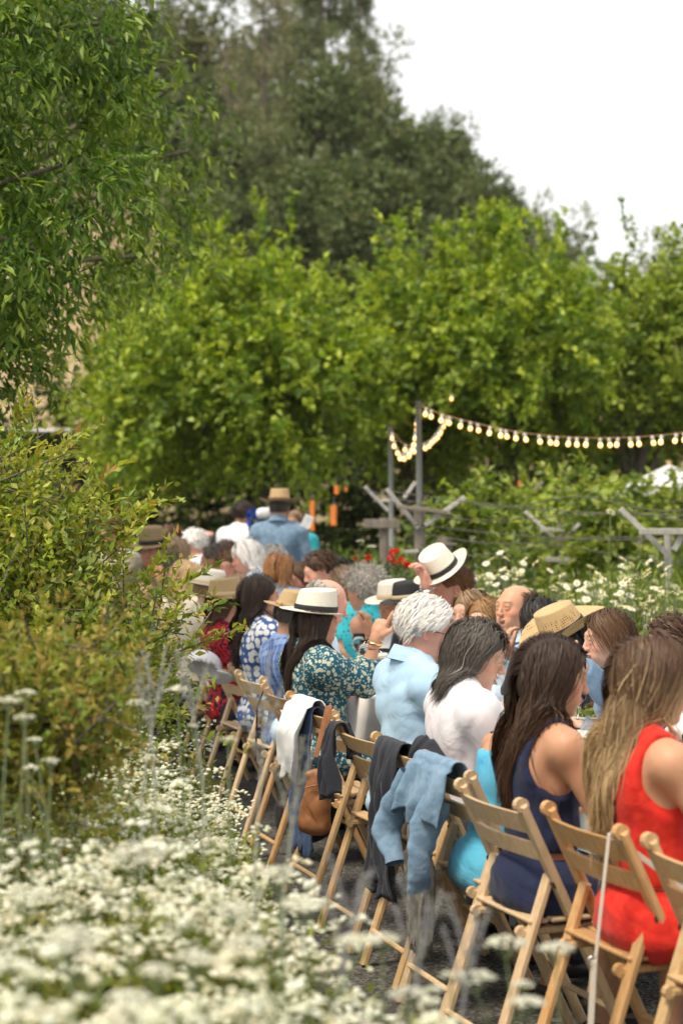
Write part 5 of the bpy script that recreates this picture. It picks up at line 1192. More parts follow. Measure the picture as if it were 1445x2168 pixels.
    for s in (-1, 1): mixm(np.clip(msk(arr(s * .032, .085, .0335), arr(.019, .03, .0042)) * 1.2, 0, 1) * (.75 if not old else .35), bc); mixm(msk(arr(s * .032, .085, .0125), arr(.017, .012, .0026)) * .7, (.03, .02, .015))
    bo = part('body', mk_mesh('body', V, Q, C, smooth=True, mat=M['skin']), root)
    T = lambda p: Hc + Hm @ arr(*p)
    if lod < 2:
        for s in (-1, 1):
            e = part('eye', EYE, root); e.matrix_local = Matrix.Translation(T((s * .032, .0742, .0095))) @ Matrix((Hm @ rotm('X', -.15)).tolist()).to_4x4()
    if mouth > .3:
        mb = MB(); mb.tube([T((-.014, .083, -.0535)), T((0, .089, -.054)), T((.014, .083, -.0535))], .0035, 5); mb.build('teeth', M['teeth'], root)
    # clothes
    wr_amp = {0: .0055, 1: .005, 2: .004}[lod]; hh = {0: .011, 1: .020, 2: .027}[lod]; ii = infl + (.004 if lod == 2 else 0)
    if topfn: tp = topfn(S, torso, arm, legs, ii, Pl, RLn)
    else:
        fr = dict(short=.62, long=1.9, elbow=1.05, none=None, three=1.5)[sleeve]; tp = torso(ii) + ([] if stand else [E((0, -.012, .545), (.162 * w, .122 * fat + ii, .088), .02)])
        if fr: tp += arm(-1, ii - .002, frac=fr) + arm(1, ii - .002, frac=fr)
        ncut = S(0, -.01, 1.085); tp += [('c', nb + RLn @ arr(0, .012 if not collar else 0, -.01), T((0, -.02, -.05)), (.062, .062), '-', .012)]
        if stand: tp += [Pl(S(0, 0, .47), RLn @ arr(0, 0, -1))]
    V, Q = isurf(tp, hh, wr=(wr_amp, rng.randint(99), 19)); part('top' if top not in ('navy', 'red', 'turquoise') else 'dress', mk_mesh('top', V, Q, smooth=True, mat=M[top]), root)
    if bottom:
        lg = legs(.013) + [E(S(0, -.01, .555), (.158 * w + .01, .118 * fat + .01, .10), .05)] + [Pl(arr(0, 0, .07), (0, 0, -1))]
        if bottom in ('navy', 'red', 'turquoise', 'batik', 'polka'): lg = [Cc_((-.085, 0, .53), (-.11, .42, .51), .098, .072, .05), Cc_((.085, 0, .53), (.11, .42, .51), .098, .072, .05), E((0, .2, .50), (.13, .22, .075), .05), E(S(0, -.01, .56), (.160 * w, .118 * fat, .115), .03), Pl((0, 0, .462), (0, 0, -1))]
        if stand: lg += [Pl(S(0, 0, .66), RLn @ arr(0, 0, 1))]
        if lod < 2 or stand:
            V, Q = isurf(lg, .017 if lod == 0 else .032, wr=(.0075, 5, 21)); part('skirt' if bottom in ('navy', 'red', 'turquoise', 'batik', 'polka') else 'trousers', mk_mesh('trousers', V, Q, smooth=True, mat=M[bottom]), root)
        if lod < 2:
            for s in (-1, 1):
                an = arr(s * .12, .36 + .04 * s, .10); V, Q = isurf([E(an + arr(0, .07, -.065), (.044, .12, .036), .03), Cc_(an + arr(0, -.02, -.05), an + arr(0, -.02, -.06), .043, .04, .03), Pl((0, 0, .0), (0, 0, -1)), Pl((0, 0, .075), (0, 0, 1))], .020); part('shoe', mk_mesh('shoe', V, Q, smooth=True, mat=M['shoe']), root)
    if collar:
        ax = nrm(T((0, -.02, -.03)) - nb); mb = MB(); V = []; n = 26; prof = [(.072, -.010), (.069, .020), (.068, .042), (.072, .046), (.088, .016), (.098, -.006)]
        for r, z in prof:
            for q in range(n + 1):
                a = math.pi / 2 + .16 + (2 * math.pi - .32) * q / n; V.append(nb + RLn @ arr(r * math.cos(a) * 1.05, r * math.sin(a) * 1.02 + .004, z + .012 - .012 * math.sin(a) - (.016 if r > .07 else 0) * math.sin(a)))
        m = n + 1; mb.add(V, [(i*m+q, i*m+q+1, (i+1)*m+q+1, (i+1)*m+q) for i in range(len(prof)-1) for q in range(n)]); mb.build('collar', M[top], root, True)
    # hair
    if hair:
        hcol = np.array(HC[hc]); hc2_ = np.array(HC[hc2]) if hc2 else None
        cap = [E(T((0, -.018, .033)), (.0795, .099, .0875), .02, rot=Hm)]
        fc = {'short': ((0, .058, .045), (0, 1, -.55)), 'bald': ((0, -.035, .055), (0, .8, .9))}.get(hair, ((0, .052, .03), (0, 1, -.62)))
        cap.append(Pl(T(fc[0]), Hm @ nrm(arr(*fc[1]))))
        if hair in ('short', 'bald', 'curly'):
            cap.append(Pl(T((0, -.02, -.045)), Hm @ nrm(arr(0, .25, -1)))) ; cap.append(('e', T((-.085, .01, -.02)), (.03, .035, .045), Hm, '-', .01)); cap.append(('e', T((.085, .01, -.02)), (.03, .035, .045), Hm, '-', .01))
        if hair in ('long', 'bob', 'layered'): cap.insert(1, E(T((0, -.045, -.03)), (.074, .072, .075), .03, rot=Hm))
        if hair == 'curly': cap[0] = E(T((0, -.02, .036)), (.094, .110, .098), .02, rot=Hm)
        if hat: cap.append(Pl(T((0, 0, .075)), Hm @ arr(0, 0, 1)))
        Vc, Qc = isurf(cap, {0: .006, 1: .008, 2: .011}[lod], wr=(.0012 if hair != 'curly' else .005, 3, 60)); Cc = np.tile(hcol * .75, (len(Vc), 1)) * rng.uniform(.8, 1.2, (len(Vc), 1))
        N = int((nhair or {0: 2400, 1: 800, 2: 220}[lod]) * .58)
        if hair in ('short', 'bald'): N = int(N * 1.2)
        dd = rdirs(N * 4, rng); dl = dd * arr(.078, .0975, .0865)
        y, z, xx = dl[:, 1], dl[:, 2], dl[:, 0]
        if hair == 'bald': ok = (z < .052) & (z > -.05) & (y < .035) & ~((np.abs(xx) > .055) & (z < -.0) & (y > -.02))
        elif hair in ('short', 'curly'): ok = (z > -.055 - .2 * y) & ~((y > .046 + .5 * z) & (z < .06)) & ~((y > -.03) & (z < .005))
        else: ok = (z > -.045) & ~((y > .028 + .45 * z) & (z < .066)) & ~((y > .0) & (z < .0))
        if hat: ok &= z < .035
        dl = dl[ok][:N]; nH = Hm @ nrm(dl / arr(.078, .0975, .0865) ** 2 * .01).T; nH = nH.T; Rt = Hc + (dl + arr(0, -.015, .030)) @ Hm.T
        if hair in ('long', 'bob', 'layered'):
            sx = np.sign(dl[:, 0] - part_x); D0 = np.stack([sx * .9, np.full(len(dl), -.35), np.zeros(len(dl))], 1) + arr(0, .35, 0) * (np.abs(dl[:, :1]) < .02); D0 = nrm(D0 @ Hm.T + nH * .10 + arr(0, 0, -.15))
            ll = hlen * rng.uniform(.75, 1.08, len(dl)); 
            if hair == 'layered': ll = hlen * rng.uniform(.45, 1.1, len(dl))
            cl = (.006, .020) if hair != 'layered' else (.006, .026); gr, st = .42, .6; n = {0: 17, 1: 12, 2: 9}[lod]
            pullv = RLn @ arr(0, -.04, 0)
        elif hair == 'curly': D0 = nrm(nH + rng.randn(len(dl), 3) * .5); ll = rng.uniform(.05, .075, len(dl)); gr, st, n = .05, .5, 8; pullv = None; cl = (.002, .03); wave = 1.0
        else:
            D0 = nrm(np.stack([np.sign(dl[:, 0]) * .35, np.full(len(dl), -.8), -.2 * np.ones(len(dl))], 1) @ Hm.T + nH * .12 + rng.randn(len(dl), 3) * .10); ll = rng.uniform(.03, .05, len(dl)) * (hlen / .35); gr, st, n = .12, .8, 5; pullv = None; cl = (.004, .014) if hlen < .5 else (.006, .024)
        coll = [p for p in (HPm[:5] + [c_ for c_ in cap if c_[0] == 'e' and c_[4] == '+'] + tp)]
        Sx = simulate(Rt, D0, ll, n, coll, rng, gr, cl, wave, 11 if hair != 'curly' else 16, 120, st, pull=pullv, adhere={'short': .95, 'bald': .95, 'curly': 0.0}.get(hair, .1), attract=(T((0, -.095, 0)), {'long': 2.6, 'layered': 3.6, 'bob': 2.4}[hair]) if hair in ('long', 'layered', 'bob') else None)
        wd = {0: .00145, 1: .0035, 2: .0085}[lod] * (1.0 if hair in ('long', 'bob', 'layered', 'curly') else .7)
        Vr, Fr, Cr = ribbons(Sx, Hc + Hm @ arr(0, -.0, 0), wd, hcol, hc2_, rng, hgrad, .13 if hair in ('long', 'layered', 'bob') else .12, streak)
        part('hair', mk_mesh('hair', np.concatenate([Vc, Vr]), np.concatenate([Qc, Fr + len(Vc)]), np.concatenate([Cc, Cr]), smooth=True, mat=M['hair']), root)
    if hat:
        hk, hm_, bm, tilt, kw = hat; me, bd = hat_mesh(hk, **kw); h_ = part('hat', me, root, M[hm_]); b_ = part('hat_band', bd, h_, M[bm])
        h_.matrix_local = Matrix.Translation(T((0, -.016, .062))) @ Matrix((Hm @ rotm('X', RL(tilt[0])) @ rotm('Y', RL(tilt[1]))).tolist()).to_4x4()
    if specs:
        mb = MB()
        for s in (-1, 1):
            mb.tube([T((s * .033 + .024 * math.cos(a), .094 - .12 * abs(.024 * math.cos(a) * .3 + .0), .006 + .017 * math.sin(a))) for a in np.linspace(0, 2 * math.pi, 21)], .0014, 5, False)
            mb.tube([T((s * .057, .092, .012)), T((s * .076, .03, .012)), T((s * .082, -.012, .004)), T((s * .080, -.022, -.014))], .0016, 5)
        mb.tube([T((-.010, .095, .008)), T((0, .102, .010)), T((.010, .095, .008))], .0014, 5); mb.build('spectacles', M['specs'], root)
    for ex in extras:
        if ex[0] == 'watch':
            sh, el, wr = A[ex[1]][:3]; d = nrm(wr - el); c = wr - d * .028; mb = MB(); a_ = nrm(np.cross(d, arr(0, 0, 1) if abs(d[2]) < .9 else arr(1, 0, 0))); b_ = np.cross(d, a_)
            mb.tube([c + (a_ * math.cos(t) + b_ * math.sin(t)) * .0315 for t in np.linspace(0, 2 * math.pi, 25)], .0055, 6, False); mb.lathe([(.0005, .038), (.014, .038), (.016, .034), (.016, .029)], 14, c=tuple(c), axis=tuple(a_)); mb.build('watch' if ex[2] == 'silver' else 'bracelet', M[ex[2]], root)
        if ex[0] == 'earring':
            for s in (-1, 1): mb = MB(); mb.tube([T((s * .082, -.006, -.034)), T((s * .083, -.006, -.044)), T((s * .082, -.006, -.054))], [.002, .004, .003], 6); mb.build('earring', M['gold'], root)
        if ex[0] == 'fork':
            mb = MB(); sh, el, wr, hd = A[ex[1]][:4]; a = wr + hd * .10; b = T((0, .095, -.060)); mb.tube([a - (b - a) * .35, a, b - (b - a) * .15, b], [.003, .0025, .003, .006], 6); mb.build('fork', M['silver'], root)
    return root, A

def halter(S, torso, arm, legs, i, Pl, RLn):
    L = torso(.006)
    for s in (-1, 1): L.append(('e', S(s * .205, -.03, .955), (.115, .17, .145), RLn, '-', .01))
    L.append(('e', S(0, .04, 1.13), (.075, .085, .10), RLn, '-', .01)); L.append(Pl(S(0, 0, .665), RLn @ arr(0, 0, -1))); return L
def redtop(S, torso, arm, legs, i, Pl, RLn):
    L = torso(.008)
    L.append(('e', S(.225, -.03, .96), (.105, .17, .17), RLn, '-', .01)); L.append(('e', S(-.235, -.03, .96), (.08, .17, .15), RLn, '-', .01))
    L.append(('e', S(.02, -.05, 1.12), (.085, .10, .075), RLn, '-', .012)); L.append(Pl(S(0, 0, .655), RLn @ arr(0, 0, -1))); return L
def strapless(S, torso, arm, legs, i, Pl, RLn):
    L = torso(.008); L.append(Pl(S(0, 0, .965), RLn @ arr(0, 0, 1)))
    for s in (-1, 1): L.append(Cc_(S(s * .09, -.085, .94), S(s * .09, -.03, 1.05), .014, .012, .01))
    return L

def hx(k, dx): return 722.5 + (SEAT[k][0] + dx) / 1 * FP / SEAT[k][1]
# ---- near row, from the camera backwards
person('woman in red sleeveless dress with long ombre blond waves at the right edge', 1382, 1340, 4.98, -70, -2, hy=-8, hp=6, fem=True, skin='gold', top='red', bottom='red', topfn=redtop,
       hair='long', hc='brown', hc2='blond', hlen=.58, wave=.36, hgrad=(.12, .55), lod=0, streak=((.60, .42, .22), .35), part_x=-.01, nhair=7500, seed=5)
person('woman in navy open back halter dress with long dark brown wavy hair', 1175, 1342, 5.5, -68, 2, hy=-12, hp=12, fem=True, skin='gold', top='navy', bottom='navy', topfn=halter,
       hair='long', hc='dark', hc2='brown', hlen=.50, wave=.34, lod=0, nhair=7500, seed=9, streak=(HC['brown'], .2))
person('woman in turquoise sundress mostly hidden behind the woman in navy', 1140, 1412, 6.05, -72, 16, hy=5, hp=16, fem=True, skin='gold', top='turquoise', bottom='turquoise', topfn=strapless,
       hair='long', hc='brown', hlen=.3, lod=1, k_lim=(.85, 1.1))
person('woman in white blouse with dark grey layered shoulder length hair looking down', 1012, 1313, 6.5, -72, 1, hy=-30, hp=20, fem=True, skin='fair', top='white_shirt', sleeve='elbow', bottom='trouser_dark',
       hair='layered', hc='dgrey', hlen=.25, wave=.35, lod=0, old=.5, nhair=5000, seed=3, extras=(('earring',),), streak=(HC['silver'], .05), infl=.018, mouth=.15)
person('white haired man with glasses in a light blue shirt', 903, 1262, 6.95, -70, 0, hy=-14, hp=16, w=1.12, fat=1.22, skin='pink', top='light_blue', sleeve='elbow', bottom='trouser_grey', hair='short', hc='white', hlen=.55,
       lod=0, old=1, specs=True, collar=True, nhair=5000, seed=21, infl=.020)
person('woman in a cream straw hat and teal patterned blouse pointing with one hand', 672, 1262, 8.5, -68, -5, hy=10, hp=10, hr=-8, fem=True, w=1.05, skin='mid', top='batik', sleeve='three', bottom='batik', hair='long', hc='dark', hlen=.44, wave=.25,
       hat=('fedora', 'straw_white', 'band_black', (4, 12), dict(br=.168, crown=.105, curl=.006)), lod=0, seed=31, infl=.030,
       arms={1: dict(el=('px', 765, 1440, 8.45), wr=('px', 790, 1372, 8.45), hd=(.1, .35, 1), n=(-.6, .8, 0), pose='point'), -1: dict(wr=('px', 800, 1380, 8.65), hd=(0, .6, .8))}, extras=(('watch', 1, 'gold'),), k_lim=(.9, 1.05))
person('balding pink faced man leaning in behind the cream straw hat', 694, 1220, 9.15, -75, 8, hy=0, hp=22, skin='pink', top='pale_blue', sleeve='short', hair='bald', hc='silver', lod=1, old=1, seed=32)
person('man in blue plaid shirt and straw hat bending over the table', 622, 1262, 9.3, -68, -3, hy=10, hp=18, skin='tan', top='plaid', sleeve='elbow', hair='short', hc='dgrey', hat=('fedora', 'straw_tan', 'straw_tan', (4, 8), dict(br=.165, crown=.10, curl=.008)), lod=1, w=1.1, seed=33, infl=.022)
person('woman in blue and white polka dot top with long dark brown hair', 553, 1212, 9.95, -64, -6, hy=-6, hp=4, fem=True, skin='mid', top='polka', sleeve='elbow', bottom='polka', hair='long', hc='dark', hlen=.48, wave=.4, lod=0, seed=34, infl=.026, nhair=1900)
person('laughing woman in red floral blouse and tan straw hat beside the glossy shrub', 478, 1238, 10.7, -72, -6, hy=2, hp=8, fem=True, skin='fair', top='redflor', sleeve='short', hair='bob', hc='brown', hlen=.16, hat=('fedora', 'straw_tan', 'band_cream', (8, 0), dict(br=.185, crown=.11, curl=.0, droop=.03)), mouth=.4, lod=1, seed=35, infl=.022)
# ---- far row, from the camera backwards
T2 = 107
person('person with brown hair just above the woman in red at the right edge', 1415, 1300, 7.15, T2, 8, hy=-10, hp=10, fem=True, skin='fair', top='white', hair='short', hc='brown', hlen=.6, lod=1, seed=41)
person('young woman in denim shirt taking a bite from her fork', 1283, 1288, 7.6, T2 - 12, 16, hy=2, hp=8, fem=True, skin='fair', top='denim_blue', sleeve='long', hair='bob', hc='brown', hc2='lbrown', hlen=.22, lod=0, mouth=.8, seed=42, part_x=.0, collar=True,
       arms={1: dict(el=('px', 1262, 1480, 7.35), wr=('px', 1238, 1420, 7.4), hd=(0.05, .5, .8), n=(-1, 0, .2), pose='grip')}, extras=(('fork', 1),))
person('person bowed low under a woven straw cowboy hat', 1200, 1300, 8.1, T2 - 5, 24, hy=10, hp=34, fem=True, skin='tan', top='black', sleeve='long', hair='bob', hc='black', hlen=.20, hat=('cowboy', 'straw_cowboy', 'band_black', (4, 0), dict(br=.205, crown=.12, curl=.045, pinch=.03)), lod=1, seed=43)
person('person with sleek black hair facing away from the camera', 1143, 1262, 8.5, 40, 8, hy=0, hp=6, fem=True, skin='mid', top='black', hair='bob', hc='black', hlen=.24, lod=1, seed=44, nhair=1100)
person('laughing balding man in a pale blue shirt with his hand raised', 1088, 1230, 8.8, T2 + 14, 6, hy=8, hp=-2, w=1.1, skin='mid', top='pale_blue', sleeve='long', hair='bald', hc='brown', lod=0, mouth=1.0, collar=True, seed=45,
       arms={1: dict(el=('px', 1105, 1450, 8.65), wr=('px', 1076, 1380, 8.55), hd=(0, .2, 1), n=(-.3, -1, 0), pose='curl')})
person('young woman with golden brown hair smiling over the man in the light blue shirt', 1022, 1262, 9.1, T2 + 38, 10, hy=10, hp=6, fem=True, skin='fair', top='white', hair='bob', hc='goldb', hc2='blond', hlen=.27, lod=0, mouth=.3, seed=46, wave=.2, nhair=1500)
person('woman with ash brown hair partly hidden behind the golden haired one', 992, 1246, 9.5, T2 + 20, 6, hy=8, hp=6, fem=True, skin='fair', top='cream', hair='bob', hc='ash', hlen=.24, lod=1, seed=47)
r_tip, A_tip = person('man with short ginger hair lifting his white hat off his head', 956, 1192, 9.8, T2 - 4, 6, hy=-4, hp=8, w=1.05, skin='pink', top='white', sleeve='short', hair='short', hc='ginger', hlen=.25, lod=0, collar=True, seed=48,
       arms={1: dict(el=('px', 900, 1300, 9.62), wr=('px', 902, 1235, 9.62), hd=(0, .25, 1), n=(0, 1, 0), pose='grip', fix=1)}, extras=(('watch', 1, 'silver'),))
me, bd = hat_mesh('fedora', br=.165, crown=.11, curl=.02); hat_o = part('straw_hat', me, None, M['straw_white']); part('hat_band', bd, hat_o, M['band_black'])
hl = W(936, 1206, 9.72); hat_o.location = hl; hat_o.rotation_euler = (math.radians(12), math.radians(-33), math.radians(0)); tag(hat_o, 'white straw hat with black band held tilted above the ginger haired man', 'hat')
person('woman in a cream hat with loose dark hair left of the black hat', 832, 1236, 10.5, T2 + 22, 8, hy=4, hp=12, fem=True, skin='mid', top='white', hair='long', hc='black', hlen=.3, hat=('round', 'straw_white', 'band_cream', (0, 0), dict(br=.175, crown=.085, curl=.0, pinch=.01)), lod=1, seed=49)
person('woman in a black hat just right of the cream hat', 866, 1238, 10.15, T2 + 10, 8, hy=-4, hp=10, fem=True, skin='mid', top='black', hair='bob', hc='dark', hlen=.2, hat=('round', 'straw_black', 'band_cream', (0, 0), dict(br=.170, crown=.085, curl=.0, pinch=.01)), lod=1, seed=50)
person('woman with curly grey blond hair in a teal printed dress raising her hand', 768, 1204, 10.9, 62, 6, hy=-10, hp=8, fem=True, skin='mid', top='tealdot', sleeve='none', hair='curly', hc='silver', lod=0, old=.7, seed=51, nhair=1500,
       arms={-1: dict(el=('px', 762, 1370, 10.8), wr=('px', 788, 1300, 10.6), hd=(-.1, 0, 1), n=(0, 1, .2), pose='curl')}, extras=(('watch', -1, 'gold'),))
person('person with smooth brown hair between the curly haired woman and the dark haired man', 729, 1196, 11.7, 80, 8, hy=0, hp=14, fem=True, skin='mid', top='tealdot', hair='bob', hc='brown', hc2='ash', hlen=.16, lod=1, seed=52)
person('young man with short dark brown hair looking down at the table', 676, 1165, 12.1, T2 - 8, 10, hy=4, hp=20, skin='pink', top='pale_blue', hair='short', hc='brown', hlen=.5, lod=1, seed=53)
person('woman with dark hair and coral top left of the young man', 640, 1189, 12.8, T2, 10, hy=6, hp=12, fem=True, skin='pink', top='coral', hair='bob', hc='brown', hlen=.18, lod=1, seed=54)
person('person in a pale blue top and black cap behind the young man', 716, 1180, 12.9, T2 + 8, 8, hp=6, skin='mid', top='pale_blue', hair='short', hc='black', hlen=.7, lod=2, seed=55)
# ---- the crowd further back
CR = [('woman with an auburn bob in a denim shirt seen from behind', 592, 1169, 12.6, -20, 'denim_blue', 'bob', 'auburn', 'goldb', .17, True, None, 'mid'),
 ('person with short silver brown hair behind the auburn bob', 578, 1152, 13.8, 20, 'sage', 'short', 'silver', None, .6, True, None, 'mid'),
 ('woman with full white hair in a pale blue top', 522, 1142, 13.6, 78, 'pale_blue', 'bob', 'white', None, .13, True, None, 'pink'),
 ('person with curly brown hair facing the camera left of the white haired woman', 489, 1162, 13.9, 150, 'cream', 'curly', 'lbrown', None, .1, True, None, 'pink'),
 ('grey haired man in a sage green shirt facing left', 452, 1148, 14.2, 85, 'sage', 'short', 'dgrey', None, .45, False, None, 'tan'),
 ('woman with long blond hair half hidden by the glossy shrub', 398, 1183, 12.3, -30, 'cream', 'long', 'blond', None, .24, True, None, 'fair'),
 ('person with long light brown hair behind the tan straw hat', 506, 1213, 11.5, -60, 'cream', 'long', 'ash', None, .32, True, None, 'fair'),
 ('white haired man in a crisp white shirt facing left', 408, 1118, 15.6, 70, 'white', 'short', 'white', None, .5, False, None, 'pink'),
 ('man with a balding head behind the crisp white shirt', 436, 1120, 17.0, 110, 'trouser_grey', 'bald', 'dgrey', None, .3, False, None, 'pink'),
 ('person with short dark hair between the white shirt and the green shirt', 476, 1142, 16.0, 60, 'trouser_dark', 'bob', 'dark', None, .14, True, None, 'tan'),
 ('person with black hair under the standing man in white', 528, 1138, 16.6, 40, 'black', 'bob', 'black', None, .14, True, None, 'tan'),
 ('woman with long light brown hair left of the crisp white shirt', 374, 1133, 14.8, -10, 'cream', 'long', 'ash', None, .30, True, None, 'fair'),
 ('man in an olive straw hat with a dark band behind the glossy shrub', 322, 1128, 14.2, 160, 'khaki', 'short', 'dark', None, .3, False, ('round', 'straw_olive', 'band_black', (0, 0), dict(br=.165, crown=.11, curl=.0, pinch=.01)), 'tan'),
 ('person in a patterned dark top right of the olive straw hat', 352, 1166, 13.4, 120, 'blue_mid', 'short', 'dgrey', None, .5, False, None, 'mid'),
 ('person with dark brown hair behind the top of the olive straw hat', 358, 1110, 16.4, 100, 'khaki', 'bob', 'brown', None, .15, True, None, 'mid'),
 ('brown haired person deep behind the glossy shrub at left', 232, 1094, 14.5, 130, 'cream', 'short', 'lbrown', None, .6, False, None, 'mid'),
 ('person in blue mostly covered by the shrub near the flower spikes', 308, 1235, 11.9, -60, 'blue_mid', 'bob', 'blond', None, .14, True, None, 'fair'),
 ('person in a white banded straw hat half hidden by the shrub', 446, 1215, 11.6, -70, 'cream', 'short', 'blond', None, .3, True, ('round', 'straw_white', 'band_cream', (0, 0), dict(br=.16, crown=.09, curl=.0, pinch=.01)), 'fair')]
for i, (lab, x, y, D, th, tp_, hs_, hc_, hc2_, hl_, fem_, hat_, sk_) in enumerate(CR):
    person(lab, x, y, D, th, 8, hp=10, fem=fem_, skin=sk_, top=tp_, hair=hs_, hc=hc_, hc2=hc2_, hlen=hl_, wave=.2, hat=hat_, lod=1 if D < 14 else 2, seed=60 + i, nhair=520 if D < 14 else 320)
person('standing man in a denim shirt and straw hat seen from behind', 592, 1050, 15.6, -6, 2, hp=6, w=1.02, fat=1.05, skin='pink', top='denim_pale', sleeve='long', bottom='khaki', hair='short', hc='dgrey', hlen=.3, hat=('cowboy', 'straw_tan', 'band_brown', (0, 0), dict(br=.185, crown=.115, curl=.03)), lod=1, stand=True, grp='standing people', collar=True, seed=90, lift=-.02,
       arms={-1: dict(el=(-.25, .04, 1.14), wr=(-.16, .24, 1.08)), 1: dict(el=(.25, .04, 1.14), wr=(.16, .24, 1.12))}, k_lim=(.82, 1.05))
person('standing person in a white shirt with short dark hair seen from behind', 514, 1060, 16.6, -30, 2, hp=4, w=1.02, skin='tan', top='white', sleeve='long', hair='short', hc='dark', hlen=.5, lod=1, stand=True, grp='standing people', seed=91, k_lim=(.80, 1.05))
person('standing woman in a teal dress with blue flowers between the two standing men', 546, 1095, 16.2, 170, 2, hp=4, fem=True, skin='tan', top='teal', sleeve='short', bottom='teal', hair='long', hc='black', hlen=.3, lod=2, stand=True, grp='standing people', seed=92, k_lim=(.74, 1.05))
person('standing person in a teal top half hidden by the man in the straw hat', 624, 1078, 17.5, 150, 2, hp=4, fem=True, skin='tan', top='teal', sleeve='short', bottom='teal', hair='bob', hc='ash', hlen=.1, lod=2, stand=True, grp='standing people', seed=93, k_lim=(.74, 1.05))
# blue flowers and white cloth carried by them
rng = np.random.RandomState(95); c = arr(*W(541, 1098, 15.9)); root = empty('bouquet', 'bright blue flower bouquet held between the two standing men', 'bouquet', tuple(c)); d = rdirs(60, rng)
V, F, C = leaf_arrays(d * .035 * 1.6, d + arr(0, 0, .3), np.roll(d, 1, 1), np.full(60, .045), np.full(60, .022), np.tile([.03, .10, .55], (60, 1)) * rng.uniform(.6, 1.3, (60, 1)), .3); part('blossoms', mk_mesh('blossoms', V, F, C, mat=M['petal']), root)
mb = MB(); mb.tube([(0, 0, 0), (.01, 0, -.16)], .012, 6); mb.build('stems', M['stem'], root)
V, Q = isurf([Cc_((0, 0, 0), (.10, .0, .02), .035, .03), E((.05, 0, -.02), (.07, .03, .03))], .009, wr=(.006, 2, 30)); c = W(552, 1086, 15.8); o = part('white_cloth', mk_mesh('white_cloth', V, Q, smooth=True, mat=M['white'])); o.location = c; tag(o, 'white ruffled bow beside the bright blue flowers', 'cloth')
c = W(650, 1105, 15.3); mb = MB(); mb.box((0, 0, 0), (.075, .012, .11), Euler((0, .4, .3)).to_matrix(), .004); o = mb.build('paper_card', M['white']); o.location = c; tag(o, 'white card held up at the right side of the denim shirt man', 'card')

# far row chairs and a few for the crowd (mostly hidden)
i = 0
for lab, x, D in [('folding chair under the brown haired person at the right edge', 1415, 7.15), ('folding chair of the young woman in the denim shirt', 1283, 7.6), ('folding chair under the person in the cowboy hat', 1200, 8.1), ('folding chair of the laughing balding man', 1088, 8.8), ('folding chair of the man lifting his hat', 968, 9.8), ('folding chair under the woman in the cream and black hat', 838, 10.4), ('folding chair of the curly haired woman', 768, 10.9)]:
    X = (x - 722.5) / FP * D + .12; chair(X, D + .03, math.radians(107), ('wood_tan', 'wood_pale', 'wood_honey')[i % 3], lab, 'wooden folding chairs along the far side'); i += 1

# ------------------------------------------------------------ things on the chair backs
def drape(name, label, cat, prims, mt, h=.009, wr=(.009, 3, 26), parts_=()):
    V, Q = isurf(prims, h, wr=wr); o = V.mean(0); c = part(name, mk_mesh(name, V - o, Q, smooth=True, mat=M[mt])); c.location = o; tag(c, label, cat)
    for nm, pr, m2 in parts_: V2, Q2 = isurf(pr, h, wr=wr); part(nm, mk_mesh(nm, V2 - o, Q2, smooth=True, mat=M[m2]), c)
    return c
def CP(k, x, y, z):   # chair k local -> world
    sx, sy, t = SEAT[k]; return np.array([sx, sy, gz(sy)]) + rotm('Z', t) @ arr(x, y, z)
def sheetp(k, xa, xb, zt, zb, y0, y1, r=.018, n=5):   # a row of hanging folds
    L = []
    for i in range(n):
        t = i / (n - 1); x = xa + (xb - xa) * t; L.append(Cc_(CP(k, x, y0, zt), CP(k, x + .01 * math.sin(i * 2), y1, zb + .02 * math.sin(i * 1.7)), r, r * .9, .03))
    return L
